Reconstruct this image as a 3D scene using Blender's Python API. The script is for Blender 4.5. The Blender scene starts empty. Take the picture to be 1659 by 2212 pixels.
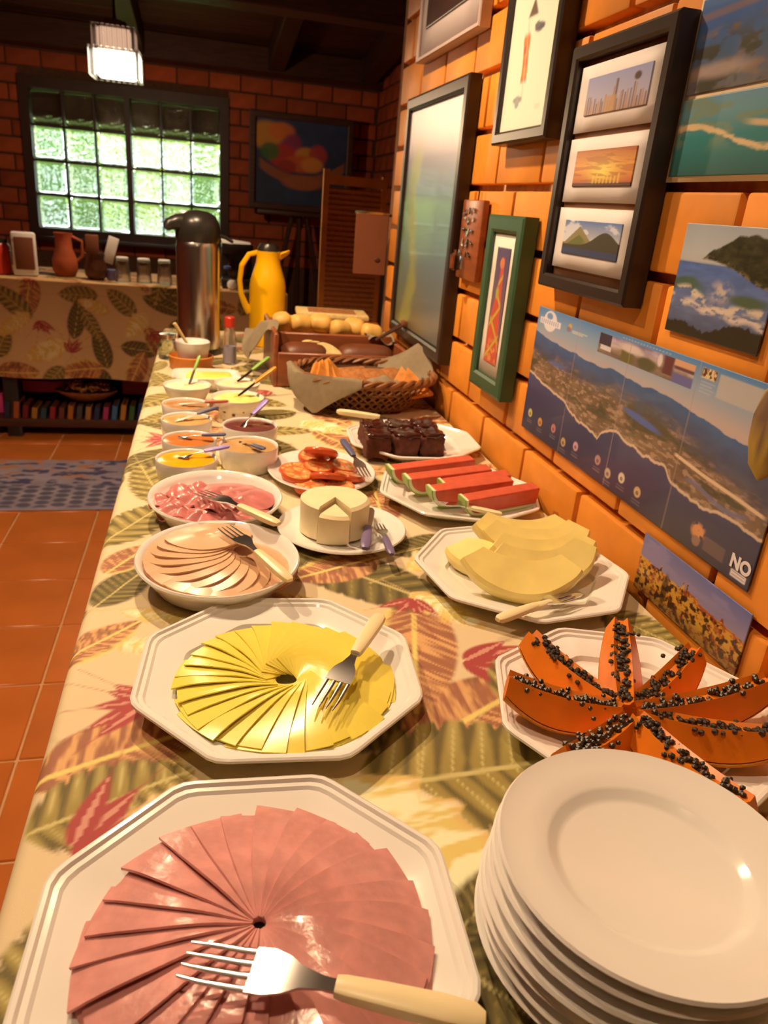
import bpy, bmesh, math, random
import numpy as np
from mathutils import Vector, Matrix

random.seed(7)
rng = np.random.RandomState(11)
PI = math.pi
scene = bpy.context.scene
COL = scene.collection

# ------------------------------------------------------------------ camera
cam_d = bpy.data.cameras.new('camera')
cam = bpy.data.objects.new('camera', cam_d)
COL.objects.link(cam)
cam.matrix_world = Matrix(((0.97229, 0.0088987, -0.233609, 0.0),
                           (-0.218657, 0.388165, -0.895275, 0.0),
                           (0.082712, 0.921547, 0.379355, 1.25),
                           (0, 0, 0, 1)))
cam_d.sensor_fit = 'VERTICAL'
cam_d.sensor_height = 24.0
cam_d.lens = 24.0 * 1602.97 / 2212.0
cam_d.clip_start = 0.02
cam_d.dof.use_dof = True
cam_d.dof.focus_distance = 0.70
cam_d.dof.aperture_fstop = 7.0
scene.camera = cam

# ------------------------------------------------------------------ world, sun, exposure
world = bpy.data.worlds.new('overcast_sky')
scene.world = world
world.use_nodes = True
bg = world.node_tree.nodes['Background']
bg.inputs[0].default_value = (0.86, 0.95, 1.0, 1)
bg.inputs[1].default_value = 7.0
sun_d = bpy.data.lights.new('sun', 'SUN')
sun_d.energy = 13.0
sun_d.angle = 0.03
sun_d.color = (1.0, 0.95, 0.85)
sun = bpy.data.objects.new('sun', sun_d)
sun.rotation_euler = (math.radians(38), math.radians(18), math.radians(160))
COL.objects.link(sun)
scene.view_settings.view_transform = 'Standard'
scene.view_settings.look = 'None'
scene.view_settings.gamma = 1.0
scene.view_settings.use_curve_mapping = False
scene.view_settings.exposure = 0.0
LAMP_TINT = (1.0, 0.67, 0.39)
LAMP_W = 109.0

# ------------------------------------------------------------------ colour helpers
def S(r, g, b):
    c = np.array([r, g, b], float) / 255.0
    return np.where(c <= 0.04045, c / 12.92, ((c + 0.055) / 1.055) ** 2.4)
TINT = np.array([1.0, 0.70, 0.46])
def P(r, g, b, k=0.88):
    """surface colour of something that reads (r,g,b) under the warm lamps"""
    return np.clip(S(r, g, b) / TINT * k, 0.0, 0.93)

def _new_mat(name):
    m = bpy.data.materials.new(name)
    m.use_nodes = True
    return m, m.node_tree, m.node_tree.nodes['Principled BSDF']

def mat(name, col, rough=0.5, var=0.0, scale=30.0, bump=0.0, metal=0.0, rnd=0.0, coat=0.0, sss=0.0, stretch=None, spec=None):
    """plain colour with procedural noise variation, per-object variation and fine relief"""
    m, nt, b = _new_mat(name)
    c = [float(x) for x in col[:3]]
    b.inputs['Base Color'].default_value = (*c, 1)
    b.inputs['Roughness'].default_value = rough
    b.inputs['Metallic'].default_value = metal
    if spec is not None: b.inputs['Specular IOR Level'].default_value = spec
    if coat: b.inputs['Coat Weight'].default_value = coat; b.inputs['Coat Roughness'].default_value = 0.06
    if sss:
        b.inputs['Subsurface Weight'].default_value = sss
        b.inputs['Subsurface Radius'].default_value = (0.01, 0.006, 0.003)
        b.inputs['Subsurface Scale'].default_value = 0.5
    N = nt.nodes.new; Lk = nt.links.new
    if var or bump:
        tc = N('ShaderNodeTexCoord'); mp = N('ShaderNodeMapping')
        Lk(tc.outputs['Object'], mp.inputs['Vector'])
        if stretch: mp.inputs['Scale'].default_value = stretch
        nz = N('ShaderNodeTexNoise'); nz.inputs['Scale'].default_value = scale; nz.inputs['Detail'].default_value = 5
        Lk(mp.outputs['Vector'], nz.inputs['Vector'])
    if var or rnd:
        hsv = N('ShaderNodeHueSaturation'); hsv.inputs['Color'].default_value = (*c, 1)
        add = None
        if var:
            mr = N('ShaderNodeMapRange'); mr.inputs[1].default_value = 0.3; mr.inputs[2].default_value = 0.7
            mr.inputs[3].default_value = 1 - var; mr.inputs[4].default_value = 1 + var
            Lk(nz.outputs['Fac'], mr.inputs[0]); add = mr.outputs[0]
        if rnd:
            oi = N('ShaderNodeObjectInfo'); mr2 = N('ShaderNodeMapRange')
            mr2.inputs[3].default_value = 1 - rnd; mr2.inputs[4].default_value = 1 + rnd
            Lk(oi.outputs['Random'], mr2.inputs[0])
            if add is None: add = mr2.outputs[0]
            else:
                mu = N('ShaderNodeMath'); mu.operation = 'MULTIPLY'
                Lk(add, mu.inputs[0]); Lk(mr2.outputs[0], mu.inputs[1]); add = mu.outputs[0]
        Lk(add, hsv.inputs['Value']); Lk(hsv.outputs['Color'], b.inputs['Base Color'])
    if bump:
        bp = N('ShaderNodeBump'); bp.inputs['Strength'].default_value = bump; bp.inputs['Distance'].default_value = 0.002
        Lk(nz.outputs['Fac'], bp.inputs['Height']); Lk(bp.outputs['Normal'], b.inputs['Normal'])
    return m

def print_mat(name, rough=0.5, coat=0.0, bump=0.0, scale=600):
    """printed surface: colour comes from the print attribute drawn on the mesh"""
    m, nt, b = _new_mat(name)
    a = nt.nodes.new('ShaderNodeAttribute'); a.attribute_name = 'Col'
    nt.links.new(a.outputs['Color'], b.inputs['Base Color'])
    b.inputs['Roughness'].default_value = rough
    b.inputs['Coat Weight'].default_value = coat
    if bump:
        tc = nt.nodes.new('ShaderNodeTexCoord'); nz = nt.nodes.new('ShaderNodeTexNoise'); nz.inputs['Scale'].default_value = scale
        bp = nt.nodes.new('ShaderNodeBump'); bp.inputs['Strength'].default_value = bump; bp.inputs['Distance'].default_value = 0.001
        nt.links.new(tc.outputs['Object'], nz.inputs['Vector']); nt.links.new(nz.outputs['Fac'], bp.inputs['Height'])
        nt.links.new(bp.outputs['Normal'], b.inputs['Normal'])
    return m

def glass_mat(name, col=(1, 1, 1), rough=0.0, ior=1.45, bump=0.0, scale=12.0):
    m = bpy.data.materials.new(name); m.use_nodes = True
    nt = m.node_tree; nt.nodes.clear()
    g = nt.nodes.new('ShaderNodeBsdfGlass'); g.inputs['Color'].default_value = (*col, 1)
    g.inputs['Roughness'].default_value = rough; g.inputs['IOR'].default_value = ior
    t = nt.nodes.new('ShaderNodeBsdfTransparent'); t.inputs['Color'].default_value = (*col, 1)
    mx = nt.nodes.new('ShaderNodeMixShader'); mx.inputs[0].default_value = 0.25
    o = nt.nodes.new('ShaderNodeOutputMaterial')
    nt.links.new(g.outputs[0], mx.inputs[1]); nt.links.new(t.outputs[0], mx.inputs[2]); nt.links.new(mx.outputs[0], o.inputs[0])
    if bump:
        tc = nt.nodes.new('ShaderNodeTexCoord'); nz = nt.nodes.new('ShaderNodeTexNoise'); nz.inputs['Scale'].default_value = scale
        nz.inputs['Detail'].default_value = 1
        bp = nt.nodes.new('ShaderNodeBump'); bp.inputs['Strength'].default_value = bump; bp.inputs['Distance'].default_value = 0.02
        nt.links.new(tc.outputs['Object'], nz.inputs['Vector']); nt.links.new(nz.outputs['Fac'], bp.inputs['Height'])
        nt.links.new(bp.outputs['Normal'], g.inputs['Normal'])
    return m

def emit_mat(name, col, strength):
    m = bpy.data.materials.new(name); m.use_nodes = True
    nt = m.node_tree; nt.nodes.clear()
    e = nt.nodes.new('ShaderNodeEmission'); e.inputs[0].default_value = (*col, 1); e.inputs[1].default_value = strength
    o = nt.nodes.new('ShaderNodeOutputMaterial'); nt.links.new(e.outputs[0], o.inputs[0])
    return m

# ------------------------------------------------------------------ mesh builder
class MB:
    def __init__(s): s.v = []; s.f = []; s.c = None
    def add(s, v, f):
        o = len(s.v); s.v += [tuple(p) for p in v]; s.f += [tuple(i + o for i in q) for q in f]; return s
    def box(s, x0, x1, y0, y1, z0, z1):
        return s.add([(x0,y0,z0),(x1,y0,z0),(x1,y1,z0),(x0,y1,z0),(x0,y0,z1),(x1,y0,z1),(x1,y1,z1),(x0,y1,z1)],
                     [(3,2,1,0),(4,5,6,7),(0,1,5,4),(1,2,6,5),(2,3,7,6),(3,0,4,7)])
    def rbox(s, sx, sy, sz, b, c=(0,0,0), seg=2, M=None, cuts=0):
        bm = bmesh.new(); bmesh.ops.create_cube(bm, size=1)
        bmesh.ops.scale(bm, vec=(sx, sy, sz), verts=bm.verts)
        bmesh.ops.bevel(bm, geom=bm.edges[:], offset=b, segments=seg, affect='EDGES', profile=0.5)
        if cuts: bmesh.ops.subdivide_edges(bm, edges=[e for e in bm.edges if e.calc_length() > min(sx, sy, sz)*.4], cuts=cuts, use_grid_fill=True)
        bmesh.ops.translate(bm, vec=c, verts=bm.verts)
        if M is not None: bmesh.ops.transform(bm, matrix=M, verts=bm.verts)
        bm.verts.ensure_lookup_table()
        s.add([v.co[:] for v in bm.verts], [[v.index for v in f.verts] for f in bm.faces]); bm.free(); return s
    def lathe(s, prof, n=40, sx=1, sy=1, c=(0,0,0), shape=None, cap0=True, cap1=True):
        V = []; F = []
        for (r, z) in prof:
            for k in range(n):
                a = 2*PI*k/n; q = r * (shape(a, r) if shape else 1.0)
                V.append((c[0]+q*sx*math.cos(a), c[1]+q*sy*math.sin(a), c[2]+z))
        m = len(prof)
        for i in range(m-1):
            for k in range(n):
                F.append((i*n+k, i*n+(k+1)%n, (i+1)*n+(k+1)%n, (i+1)*n+k))
        if cap0: F.append(tuple(range(n))[::-1])
        if cap1: F.append(tuple((m-1)*n+k for k in range(n)))
        return s.add(V, F)
    def tube(s, pts, rad, n=8, flat=1.0, cap=True, up=None):
        pts = [Vector(p) for p in pts]
        if not hasattr(rad, '__len__'): rad = [rad]*len(pts)
        V = []; F = []
        prev = None
        for i, p in enumerate(pts):
            t = (pts[min(i+1, len(pts)-1)] - pts[max(i-1, 0)]).normalized()
            if prev is None:
                u = Vector(up) if up else (Vector((0,0,1)) if abs(t.z) < 0.9 else Vector((1,0,0)))
            else: u = prev
            u = (u - t*u.dot(t)).normalized(); prev = u; w = t.cross(u)
            for k in range(n):
                a = 2*PI*k/n
                V.append(p + (u*math.cos(a)*flat + w*math.sin(a))*rad[i])
        for i in range(len(pts)-1):
            for k in range(n): F.append((i*n+k, i*n+(k+1)%n, (i+1)*n+(k+1)%n, (i+1)*n+k))
        if cap: F.append(tuple(range(n))[::-1]); F.append(tuple((len(pts)-1)*n+k for k in range(n)))
        return s.add(V, F)
    def prism(s, poly, d0, d1, axis='z'):
        n = len(poly)
        def mk(a, b, d): return {'z': (a,b,d), 'y': (a,d,b), 'x': (d,a,b)}[axis]
        V = [mk(a,b,d0) for a,b in poly] + [mk(a,b,d1) for a,b in poly]
        F = [tuple(range(n))[::-1], tuple(range(n, 2*n))] + [(i,(i+1)%n,(i+1)%n+n,i+n) for i in range(n)]
        return s.add(V, F)
    def sweep(s, secs, cap=True):
        """secs: list of rings (same count)"""
        n = len(secs[0]); V = [p for r in secs for p in r]; F = []
        for i in range(len(secs)-1):
            for k in range(n): F.append((i*n+k, i*n+(k+1)%n, (i+1)*n+(k+1)%n, (i+1)*n+k))
        if cap: F.append(tuple(range(n))[::-1]); F.append(tuple((len(secs)-1)*n+k for k in range(n)))
        return s.add(V, F)
    def sheet(s, fn, nu, nv, th=0.0):
        """fn(u,v)->xyz ; closed slab when th>0"""
        T = [[Vector(fn(i/nu, j/nv)) for j in range(nv+1)] for i in range(nu+1)]
        V = [p for r in T for p in r]; idx = lambda i,j: i*(nv+1)+j
        F = [(idx(i,j),idx(i+1,j),idx(i+1,j+1),idx(i,j+1)) for i in range(nu) for j in range(nv)]
        if th:
            o = len(V); V2 = []
            for i in range(nu+1):
                for j in range(nv+1):
                    a = T[min(i+1,nu)][j]-T[max(i-1,0)][j]; b = T[i][min(j+1,nv)]-T[i][max(j-1,0)]
                    nn = a.cross(b)
                    nn = nn.normalized() if nn.length > 1e-12 else Vector((0,0,1))
                    V2.append(T[i][j]-nn*th)
            V += V2
            F += [tuple(o+q for q in f[::-1]) for f in F[:]]
            for i in range(nu):
                F.append((idx(i,0)+o, idx(i+1,0)+o, idx(i+1,0), idx(i,0)))
                F.append((idx(i,nv), idx(i+1,nv), idx(i+1,nv)+o, idx(i,nv)+o))
            for j in range(nv):
                F.append((idx(0,j), idx(0,j+1), idx(0,j+1)+o, idx(0,j)+o))
                F.append((idx(nu,j)+o, idx(nu,j+1)+o, idx(nu,j+1), idx(nu,j)))
        return s.add(V, F)
    def ball(s, c, r, sub=1, sc=(1,1,1)):
        bm = bmesh.new(); bmesh.ops.create_icosphere(bm, subdivisions=sub, radius=r)
        bm.verts.ensure_lookup_table()
        s.add([(c[0]+v.co.x*sc[0], c[1]+v.co.y*sc[1], c[2]+v.co.z*sc[2]) for v in bm.verts], [[v.index for v in f.verts] for f in bm.faces]); bm.free(); return s
    def jitter(s, amp, freq=40.0, seed=0):
        V = np.array(s.v); d = np.stack([np.sin(V[:,0]*freq*1.3+V[:,1]*freq*.9+seed+k*2.1)*np.sin(V[:,1]*freq*1.1-V[:,2]*freq*1.2+k*1.7+seed*1.3) for k in range(3)], 1)
        s.v = [tuple(p) for p in V + d*amp]; return s
    def move(s, d=(0,0,0), rz=0.0, sc=1.0):
        c, q = math.cos(rz), math.sin(rz)
        s.v = [((x*c-y*q)*sc+d[0], (x*q+y*c)*sc+d[1], z*sc+d[2]) for x,y,z in s.v]; return s
    def mesh(s, name, m, smooth=True, angle=38, recalc=True):
        me = bpy.data.meshes.new(name)
        me.from_pydata(s.v, [], s.f)
        if recalc:
            bm = bmesh.new(); bm.from_mesh(me); bmesh.ops.recalc_face_normals(bm, faces=bm.faces); bm.to_mesh(me); bm.free()
        if smooth:
            me.polygons.foreach_set('use_smooth', [True]*len(me.polygons))
            me.set_sharp_from_angle(angle=math.radians(angle))
        me.materials.append(m); me.update(); return me
    def build(s, name, m, parent=None, smooth=True, angle=38, recalc=True, loc=None):
        return obj(name, s.mesh(name, m, smooth, angle, recalc), parent, loc)

def obj(name, me, parent=None, loc=None, rot=None):
    o = bpy.data.objects.new(name, me); COL.objects.link(o)
    if parent: o.parent = parent
    if loc: o.location = loc
    if rot: o.rotation_euler = rot
    return o

def paint(o, cols):
    me = o.data
    a = me.color_attributes.new('Col', 'FLOAT_COLOR', 'POINT')
    c = np.ones((len(me.vertices), 4), np.float32); c[:, :3] = cols
    a.data.foreach_set('color', c.ravel())

def tag(o, label, cat, group=None):
    o['label'] = label; o['category'] = cat
    if group: o['group'] = group
    return o
def thing(name, label, cat, loc=(0,0,0), rotz=0.0, group=None):
    o = bpy.data.objects.new(name, None); COL.objects.link(o)
    o.empty_display_size = 0.02
    o.location = loc; o.rotation_euler = (0, 0, rotz)
    return tag(o, label, cat, group)
def struct(o): o['kind'] = 'structure'; return o
def stuff(o): o['kind'] = 'stuff'; return o
def dup(root, loc=None, rotz=None, label=None, rot=None):
    r = root.copy(); COL.objects.link(r)
    if loc is not None: r.location = loc
    if rotz is not None: r.rotation_euler = (0, 0, rotz)
    if rot is not None: r.rotation_euler = rot
    if label: r['label'] = label
    for ch in list(root.children):
        c = ch.copy(); COL.objects.link(c); c.parent = r
        for g in list(ch.children):
            d = g.copy(); COL.objects.link(d); d.parent = c
    return r

# ------------------------------------------------------------------ numpy noise
def vnoise(x, y, seed=0):
    xi = np.floor(x).astype(np.int64); yi = np.floor(y).astype(np.int64)
    fx = x-xi; fy = y-yi; fx = fx*fx*(3-2*fx); fy = fy*fy*(3-2*fy)
    def h(a, b):
        n = (a*374761393 + b*668265263 + seed*1442695041) & 0x7fffffff
        n = ((n ^ (n >> 13))*1274126177) & 0x7fffffff
        return ((n ^ (n >> 16)) & 0xffff)/65535.0
    return (h(xi,yi)*(1-fx)+h(xi+1,yi)*fx)*(1-fy) + (h(xi,yi+1)*(1-fx)+h(xi+1,yi+1)*fx)*fy
def fbm(x, y, seed=0, o=4):
    t = 0; a = 0.5
    for k in range(o): t = t + a*vnoise(x*2**k, y*2**k, seed+k*17); a *= 0.5
    return t/(1-0.5**o)
def ss(a, b, x):
    t = np.clip((x-a)/(b-a), 0, 1); return t*t*(3-2*t)
def mixc(c, col, m):
    return c*(1-m[:,None]) + np.asarray(col)*m[:,None]

# ------------------------------------------------------------------ materials
M = {}
M['brick'] = mat('orange_fired_brick', P(240, 130, 34), 0.55, var=0.10, scale=14, bump=0.15, rnd=0.10)
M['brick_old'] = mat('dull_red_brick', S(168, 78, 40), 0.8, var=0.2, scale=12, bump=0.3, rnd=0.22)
M['mortar'] = mat('sandy_mortar', P(196, 142, 92), 0.9, var=0.2, scale=60, bump=0.5)
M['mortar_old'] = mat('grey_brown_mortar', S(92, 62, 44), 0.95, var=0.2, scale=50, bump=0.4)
M['tile'] = mat('terracotta_tile', S(196, 110, 48), 0.28, var=0.12, scale=5, bump=0.03, rnd=0.07)
M['grout'] = mat('pale_grout', S(206, 158, 112), 0.9, var=0.1)
M['dark_wood'] = mat('dark_stained_wood', S(70, 38, 24), 0.5, var=0.3, scale=8, bump=0.1, stretch=(1, 8, 8))
M['ceiling_wood'] = mat('dark_ceiling_boards', S(82, 42, 26), 0.6, var=0.3, scale=6, bump=0.1, rnd=0.25, stretch=(1, 9, 9))
M['frame_wood'] = mat('window_frame_wood', S(58, 30, 22), 0.5, var=0.25, scale=9)
M['black_frame'] = mat('black_picture_frame', S(46, 34, 30), 0.35, var=0.1)
M['green_frame'] = mat('green_painted_frame', S(52, 84, 58), 0.4, var=0.1, scale=20)
M['pale_frame'] = mat('pale_picture_frame', P(205, 160, 130), 0.4)
M['porcelain'] = mat('white_glazed_porcelain', (0.86, 0.85, 0.83), 0.12, coat=0.4)
M['print'] = print_mat('glossy_print', 0.35, coat=0.15)
M['matte_print'] = print_mat('matte_paper_print', 0.6)
M['cloth_print'] = print_mat('printed_cotton', 0.75, bump=0.15, scale=900)
M['wet_print'] = print_mat('wet_cut_surface', 0.15, coat=0.5)
M['steel'] = mat('brushed_steel', (0.62, 0.60, 0.58), 0.22, metal=1.0)
M['fork_steel'] = mat('polished_steel', (0.72, 0.71, 0.70), 0.18, metal=1.0)
M['cream_handle'] = mat('cream_plastic_handle', (.86, .74, .45), 0.35, var=0.03)
M['lilac_handle'] = mat('lilac_plastic_handle', P(170, 130, 175), 0.35)
M['plum_handle'] = mat('dull_violet_plastic_handle', P(122, 92, 108), 0.4)
M['slate_handle'] = mat('slate_blue_plastic_handle', P(92, 84, 98), 0.4)
M['green_handle'] = mat('green_plastic_handle', P(150, 170, 62), 0.35)
M['orange_handle'] = mat('orange_plastic_handle', P(238, 140, 30), 0.35)
M['red_handle'] = mat('red_plastic_handle', P(205, 90, 58), 0.35)
M['black_plastic'] = mat('black_plastic', (0.02, 0.018, 0.016), 0.3)
M['yellow_plastic'] = mat('yellow_plastic', P(255, 168, 6), 0.25, coat=0.3)
M['red_plastic'] = mat('red_plastic', P(205, 45, 20), 0.35)
M['orange_plastic'] = mat('orange_plastic', P(225, 120, 40), 0.4)
M['ham'] = mat('pink_cooked_ham', P(228, 138, 112), 0.22, var=0.14, scale=60, bump=0.45, coat=0.25, sss=0.1)
M['yellow_cheese'] = mat('yellow_sliced_cheese', P(255, 202, 70), 0.25, var=0.03, scale=20, sss=0.1)
M['turkey'] = mat('pale_turkey_slice', P(230, 160, 104), 0.3, var=0.06, scale=30, sss=0.1)
M['turkey_edge'] = mat('browned_turkey_edge', P(190, 108, 62), 0.4)
M['salami'] = mat('deep_pink_cured_meat', P(208, 108, 88), 0.28, var=0.22, scale=40, bump=0.2, sss=0.1)
M['fresh_cheese'] = mat('fresh_white_cheese', (.86, .75, .48), 0.5, var=0.04, bump=0.15, scale=50, sss=0.15)
M['tomato'] = mat('red_tomato_skin', P(222, 84, 36), 0.2, var=0.12, scale=25)
M['tomato_cut'] = mat('cut_tomato_flesh', P(236, 122, 60), 0.18, var=0.4, scale=90, bump=0.3)
M['papaya'] = mat('orange_papaya_flesh', P(234, 110, 16), 0.35, var=0.10, scale=30, sss=0.1)
M['papaya_skin'] = mat('papaya_rind', P(226, 120, 10), 0.4, var=0.15, scale=12)
M['seed'] = mat('wet_dark_papaya_seed', (0.035, 0.024, 0.016), 0.42, rnd=0.2)
M['melon'] = mat('pale_melon_flesh', (.92, .77, .28), 0.32, var=0.07, scale=24, sss=0.15)
M['watermelon'] = mat('red_watermelon_flesh', P(222, 84, 48), 0.4, var=0.12, scale=60, bump=0.2, sss=0.1)
M['rind_pale'] = mat('pale_watermelon_rind', P(232, 210, 140), 0.4)
M['rind_green'] = mat('green_watermelon_rind', P(160, 160, 60), 0.35, var=0.2, scale=30)
M['cake'] = mat('dark_chocolate_cake', P(96, 38, 18), 0.75, var=0.35, scale=90, bump=0.9)
M['icing'] = mat('glossy_chocolate_icing', P(70, 26, 14), 0.16, var=0.2, scale=50, bump=0.4)
M['wood_box'] = mat('reddish_brown_wood', P(150, 70, 32), 0.35, var=0.25, scale=10, stretch=(1, 6, 6))
M['wicker'] = mat('brown_wicker', P(142, 78, 34), 0.5, var=0.3, scale=40, bump=0.3)
M['wicker_dark'] = mat('dark_brown_wicker', P(96, 48, 20), 0.55, var=0.3, scale=40)
M['napkin'] = mat('taupe_cotton_napkin', P(146, 112, 74), 0.85, var=0.08, scale=70, bump=0.2)
M['roll'] = mat('golden_bread_crust', P(244, 164, 70), 0.5, var=0.22, scale=18, bump=0.3)
M['loaf'] = mat('dark_bread_crust', P(112, 50, 20), 0.45, var=0.2, scale=25, bump=0.2)
M['crumb'] = mat('pale_bread_crumb', P(232, 178, 100), 0.8, var=0.15, scale=80, bump=0.4)
M['toast'] = mat('toasted_orange_bread', P(222, 122, 36), 0.7, var=0.25, scale=50, bump=0.5)
M['wholemeal'] = mat('brown_wholemeal_bread', P(176, 98, 42), 0.8, var=0.3, scale=90, bump=0.7)
M['plaster'] = mat('warm_plaster', S(150, 104, 70), 0.9, var=0.08)
M['tan_screen'] = mat('tan_cane_panel', S(205, 140, 84), 0.7, var=0.15, scale=80, bump=0.3)
M['tan_frame'] = mat('tan_wood_frame', S(225, 150, 74), 0.5, var=0.15, scale=10)
M['card'] = mat('brown_card', S(120, 68, 40), 0.7, var=0.05)
M['white_paper'] = mat('white_paper', (0.8, 0.79, 0.78), 0.7)
M['clear_glass'] = glass_mat('clear_glass', (0.97, 0.97, 0.97))
M['block_glass'] = glass_mat('wavy_block_glass', (0.95, 0.97, 0.95), 0.03, 1.4, bump=0.6, scale=26)
M['clear_plastic'] = glass_mat('clear_plastic', (0.93, 0.9, 0.9), 0.1, 1.2)
M['bulb'] = emit_mat('lit_lamp_diffuser', (1.0, 0.84, 0.62), 7.0)
M['bulb_dim'] = emit_mat('dim_upper_diffuser', (1.0, .60, .38), 0.8)
M['leaf'] = mat('garden_leaf', S(110, 165, 40), 0.5, var=0.3, scale=4, rnd=0.2)
M['leaf_pale'] = mat('pale_garden_leaf', S(185, 205, 70), 0.5, var=0.3, scale=4, rnd=0.2)
M['stem'] = mat('garden_stem', S(110, 90, 60), 0.8, var=0.2)
M['grass'] = mat('garden_grass', S(120, 140, 70), 0.9, var=0.3, scale=6)
M['brown_pot'] = mat('dark_brown_pottery', S(86, 48, 32), 0.4, var=0.2)

# ------------------------------------------------------------------ structure: right wall with bricks
WX = 0.56
def brick_wall(wall, face_axis, face, y0, y1, z0, z1, phase, zphase, mtl, depth=0.04, pitch=0.217, course=0.107, joint=0.013, sgn=1, holes=()):
    """bricks laid as single pieces in running bond; face_axis 'x' (wall runs in y) or 'y' (wall runs in x)"""
    cache = {}
    k0 = math.floor((z0 - zphase)/course)
    k = k0
    while zphase + k*course < z1 - 0.01:
        zb = max(zphase + k*course, z0) + joint/2; zt = min(zphase + (k+1)*course, z1) - joint/2
        ph = phase + (pitch/2 if k % 2 else 0)
        a = ph + math.floor((y0-ph)/pitch)*pitch
        while a < y1 - 0.02:
            p = max(a, y0) + joint/2*0.8; q = min(a+pitch, y1) - joint/2*0.8
            a += pitch
            segs = [(p, q)]
            for (hy0, hy1, hz0, hz1) in holes:
                if zt > hz0 and zb < hz1:
                    ns = []
                    for (s0, s1) in segs:
                        if s1 <= hy0 or s0 >= hy1: ns.append((s0, s1)); continue
                        if s0 < hy0: ns.append((s0, hy0))
                        if s1 > hy1: ns.append((hy1, s1))
                    segs = ns
            for (s0, s1) in segs:
                if s1 - s0 < 0.02 or zt - zb < 0.02: continue
                key = (round(s1-s0, 3), round(zt-zb, 3))
                if key not in cache:
                    mb = MB()
                    if face_axis == 'x': mb.rbox(depth, key[0], key[1], 0.004, seg=2)
                    else: mb.rbox(key[0], depth, key[1], 0.004, seg=2)
                    cache[key] = mb.mesh('brick', mtl)
                off = random.uniform(-0.0015, 0.0015)
                cf = face + sgn*(depth/2) + off
                loc = (cf, (s0+s1)/2, (zb+zt)/2) if face_axis == 'x' else ((s0+s1)/2, cf, (zb+zt)/2)
                obj('brick', cache[key], wall, loc)
        k += 1

ZP = 1.25 + (1.302-1.25)*1.009
wall_right = struct(MB().box(WX+0.022, WX+0.22, -1.6, 2.372, 0, 3.05).build('wall_right', M['mortar'], smooth=False))
brick_wall(wall_right, 'x', WX, 0.42, 2.38, 0.772, 1.95, 1.07*1.009, ZP, M['brick'])
# the wall's end face, bricks turning the corner
for k in range(-5, 7):
    zc = ZP + (k+0.5)*0.107
    MB().rbox(0.20, 0.02, 0.094, 0.004).build('brick', M['brick'], wall_right, loc=(WX+0.115, 2.383, zc))

# back wall with opening for the glass block window
wall_back = struct(MB().box(-3.1, -1.19, 6.065, 6.25, 0, 2.6).box(0.185, 1.5, 6.065, 6.25, 0, 2.6).box(-1.19, 0.185, 6.065, 6.25, 0, 0.845).box(-1.19, 0.185, 6.065, 6.25, 1.86, 2.6).build('wall_back', M['mortar_old'], smooth=False))
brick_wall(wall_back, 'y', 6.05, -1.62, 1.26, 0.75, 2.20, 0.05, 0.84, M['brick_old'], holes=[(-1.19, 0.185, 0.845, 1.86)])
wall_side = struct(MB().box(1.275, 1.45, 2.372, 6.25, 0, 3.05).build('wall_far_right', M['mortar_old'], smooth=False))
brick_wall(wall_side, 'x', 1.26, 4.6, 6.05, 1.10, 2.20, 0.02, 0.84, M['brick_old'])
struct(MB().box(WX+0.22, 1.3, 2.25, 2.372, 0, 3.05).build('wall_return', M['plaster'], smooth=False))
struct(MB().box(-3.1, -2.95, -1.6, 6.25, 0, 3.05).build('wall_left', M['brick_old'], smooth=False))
struct(MB().box(-3.1, WX+0.22, -1.75, -1.6, 0, 3.05).build('wall_front', M['plaster'], smooth=False))

# floor with single tiles
floor = struct(MB().box(-3.1, 1.5, -1.75, 6.25, -0.10, -0.004).build('floor', M['grout'], smooth=False))
tm = MB().rbox(0.291, 0.291, 0.012, 0.003, seg=1).mesh('floor_tile', M['tile'])
for i in range(-6, 3):
    for j in range(-3, 13):
        obj('floor_tile', tm, floor, (-0.43+0.297*(i+0.5), 1.50+0.297*(j+0.5), -0.006))

# ceiling: sloping boards and rafters
sl = math.atan(0.11)
ceiling = struct(MB().box(-3.1, 1.5, -7.9, 0.25, 0.03, 0.10).build('ceiling', M['dark_wood'], smooth=False, loc=(0, 6.05, 2.17)))
ceiling.rotation_euler = (-sl, 0, 0)
pm = MB().rbox(4.5, 0.142, 0.02, 0.004, seg=1).mesh('ceiling_board', M['ceiling_wood'])
for k in range(0, 34): obj('ceiling_board', pm, ceiling, (-0.8, 0.1-k*0.15, 0.022))
bmh = MB().rbox(0.11, 7.8, 0.15, 0.006, seg=1).mesh('rafter', M['dark_wood'])
for x in (-2.2, -1.3, -0.42, 0.5, 1.15): obj('rafter', bmh, ceiling, (x, -3.9, -0.065))
tb = MB().rbox(4.4, 0.12, 0.16, 0.006, seg=1).mesh('wall_beam', M['dark_wood'])
for d in (0.0, 1.6): obj('wall_beam', tb, ceiling, (-0.8, -0.07-d, -0.075 if d == 0 else -0.18))

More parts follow.
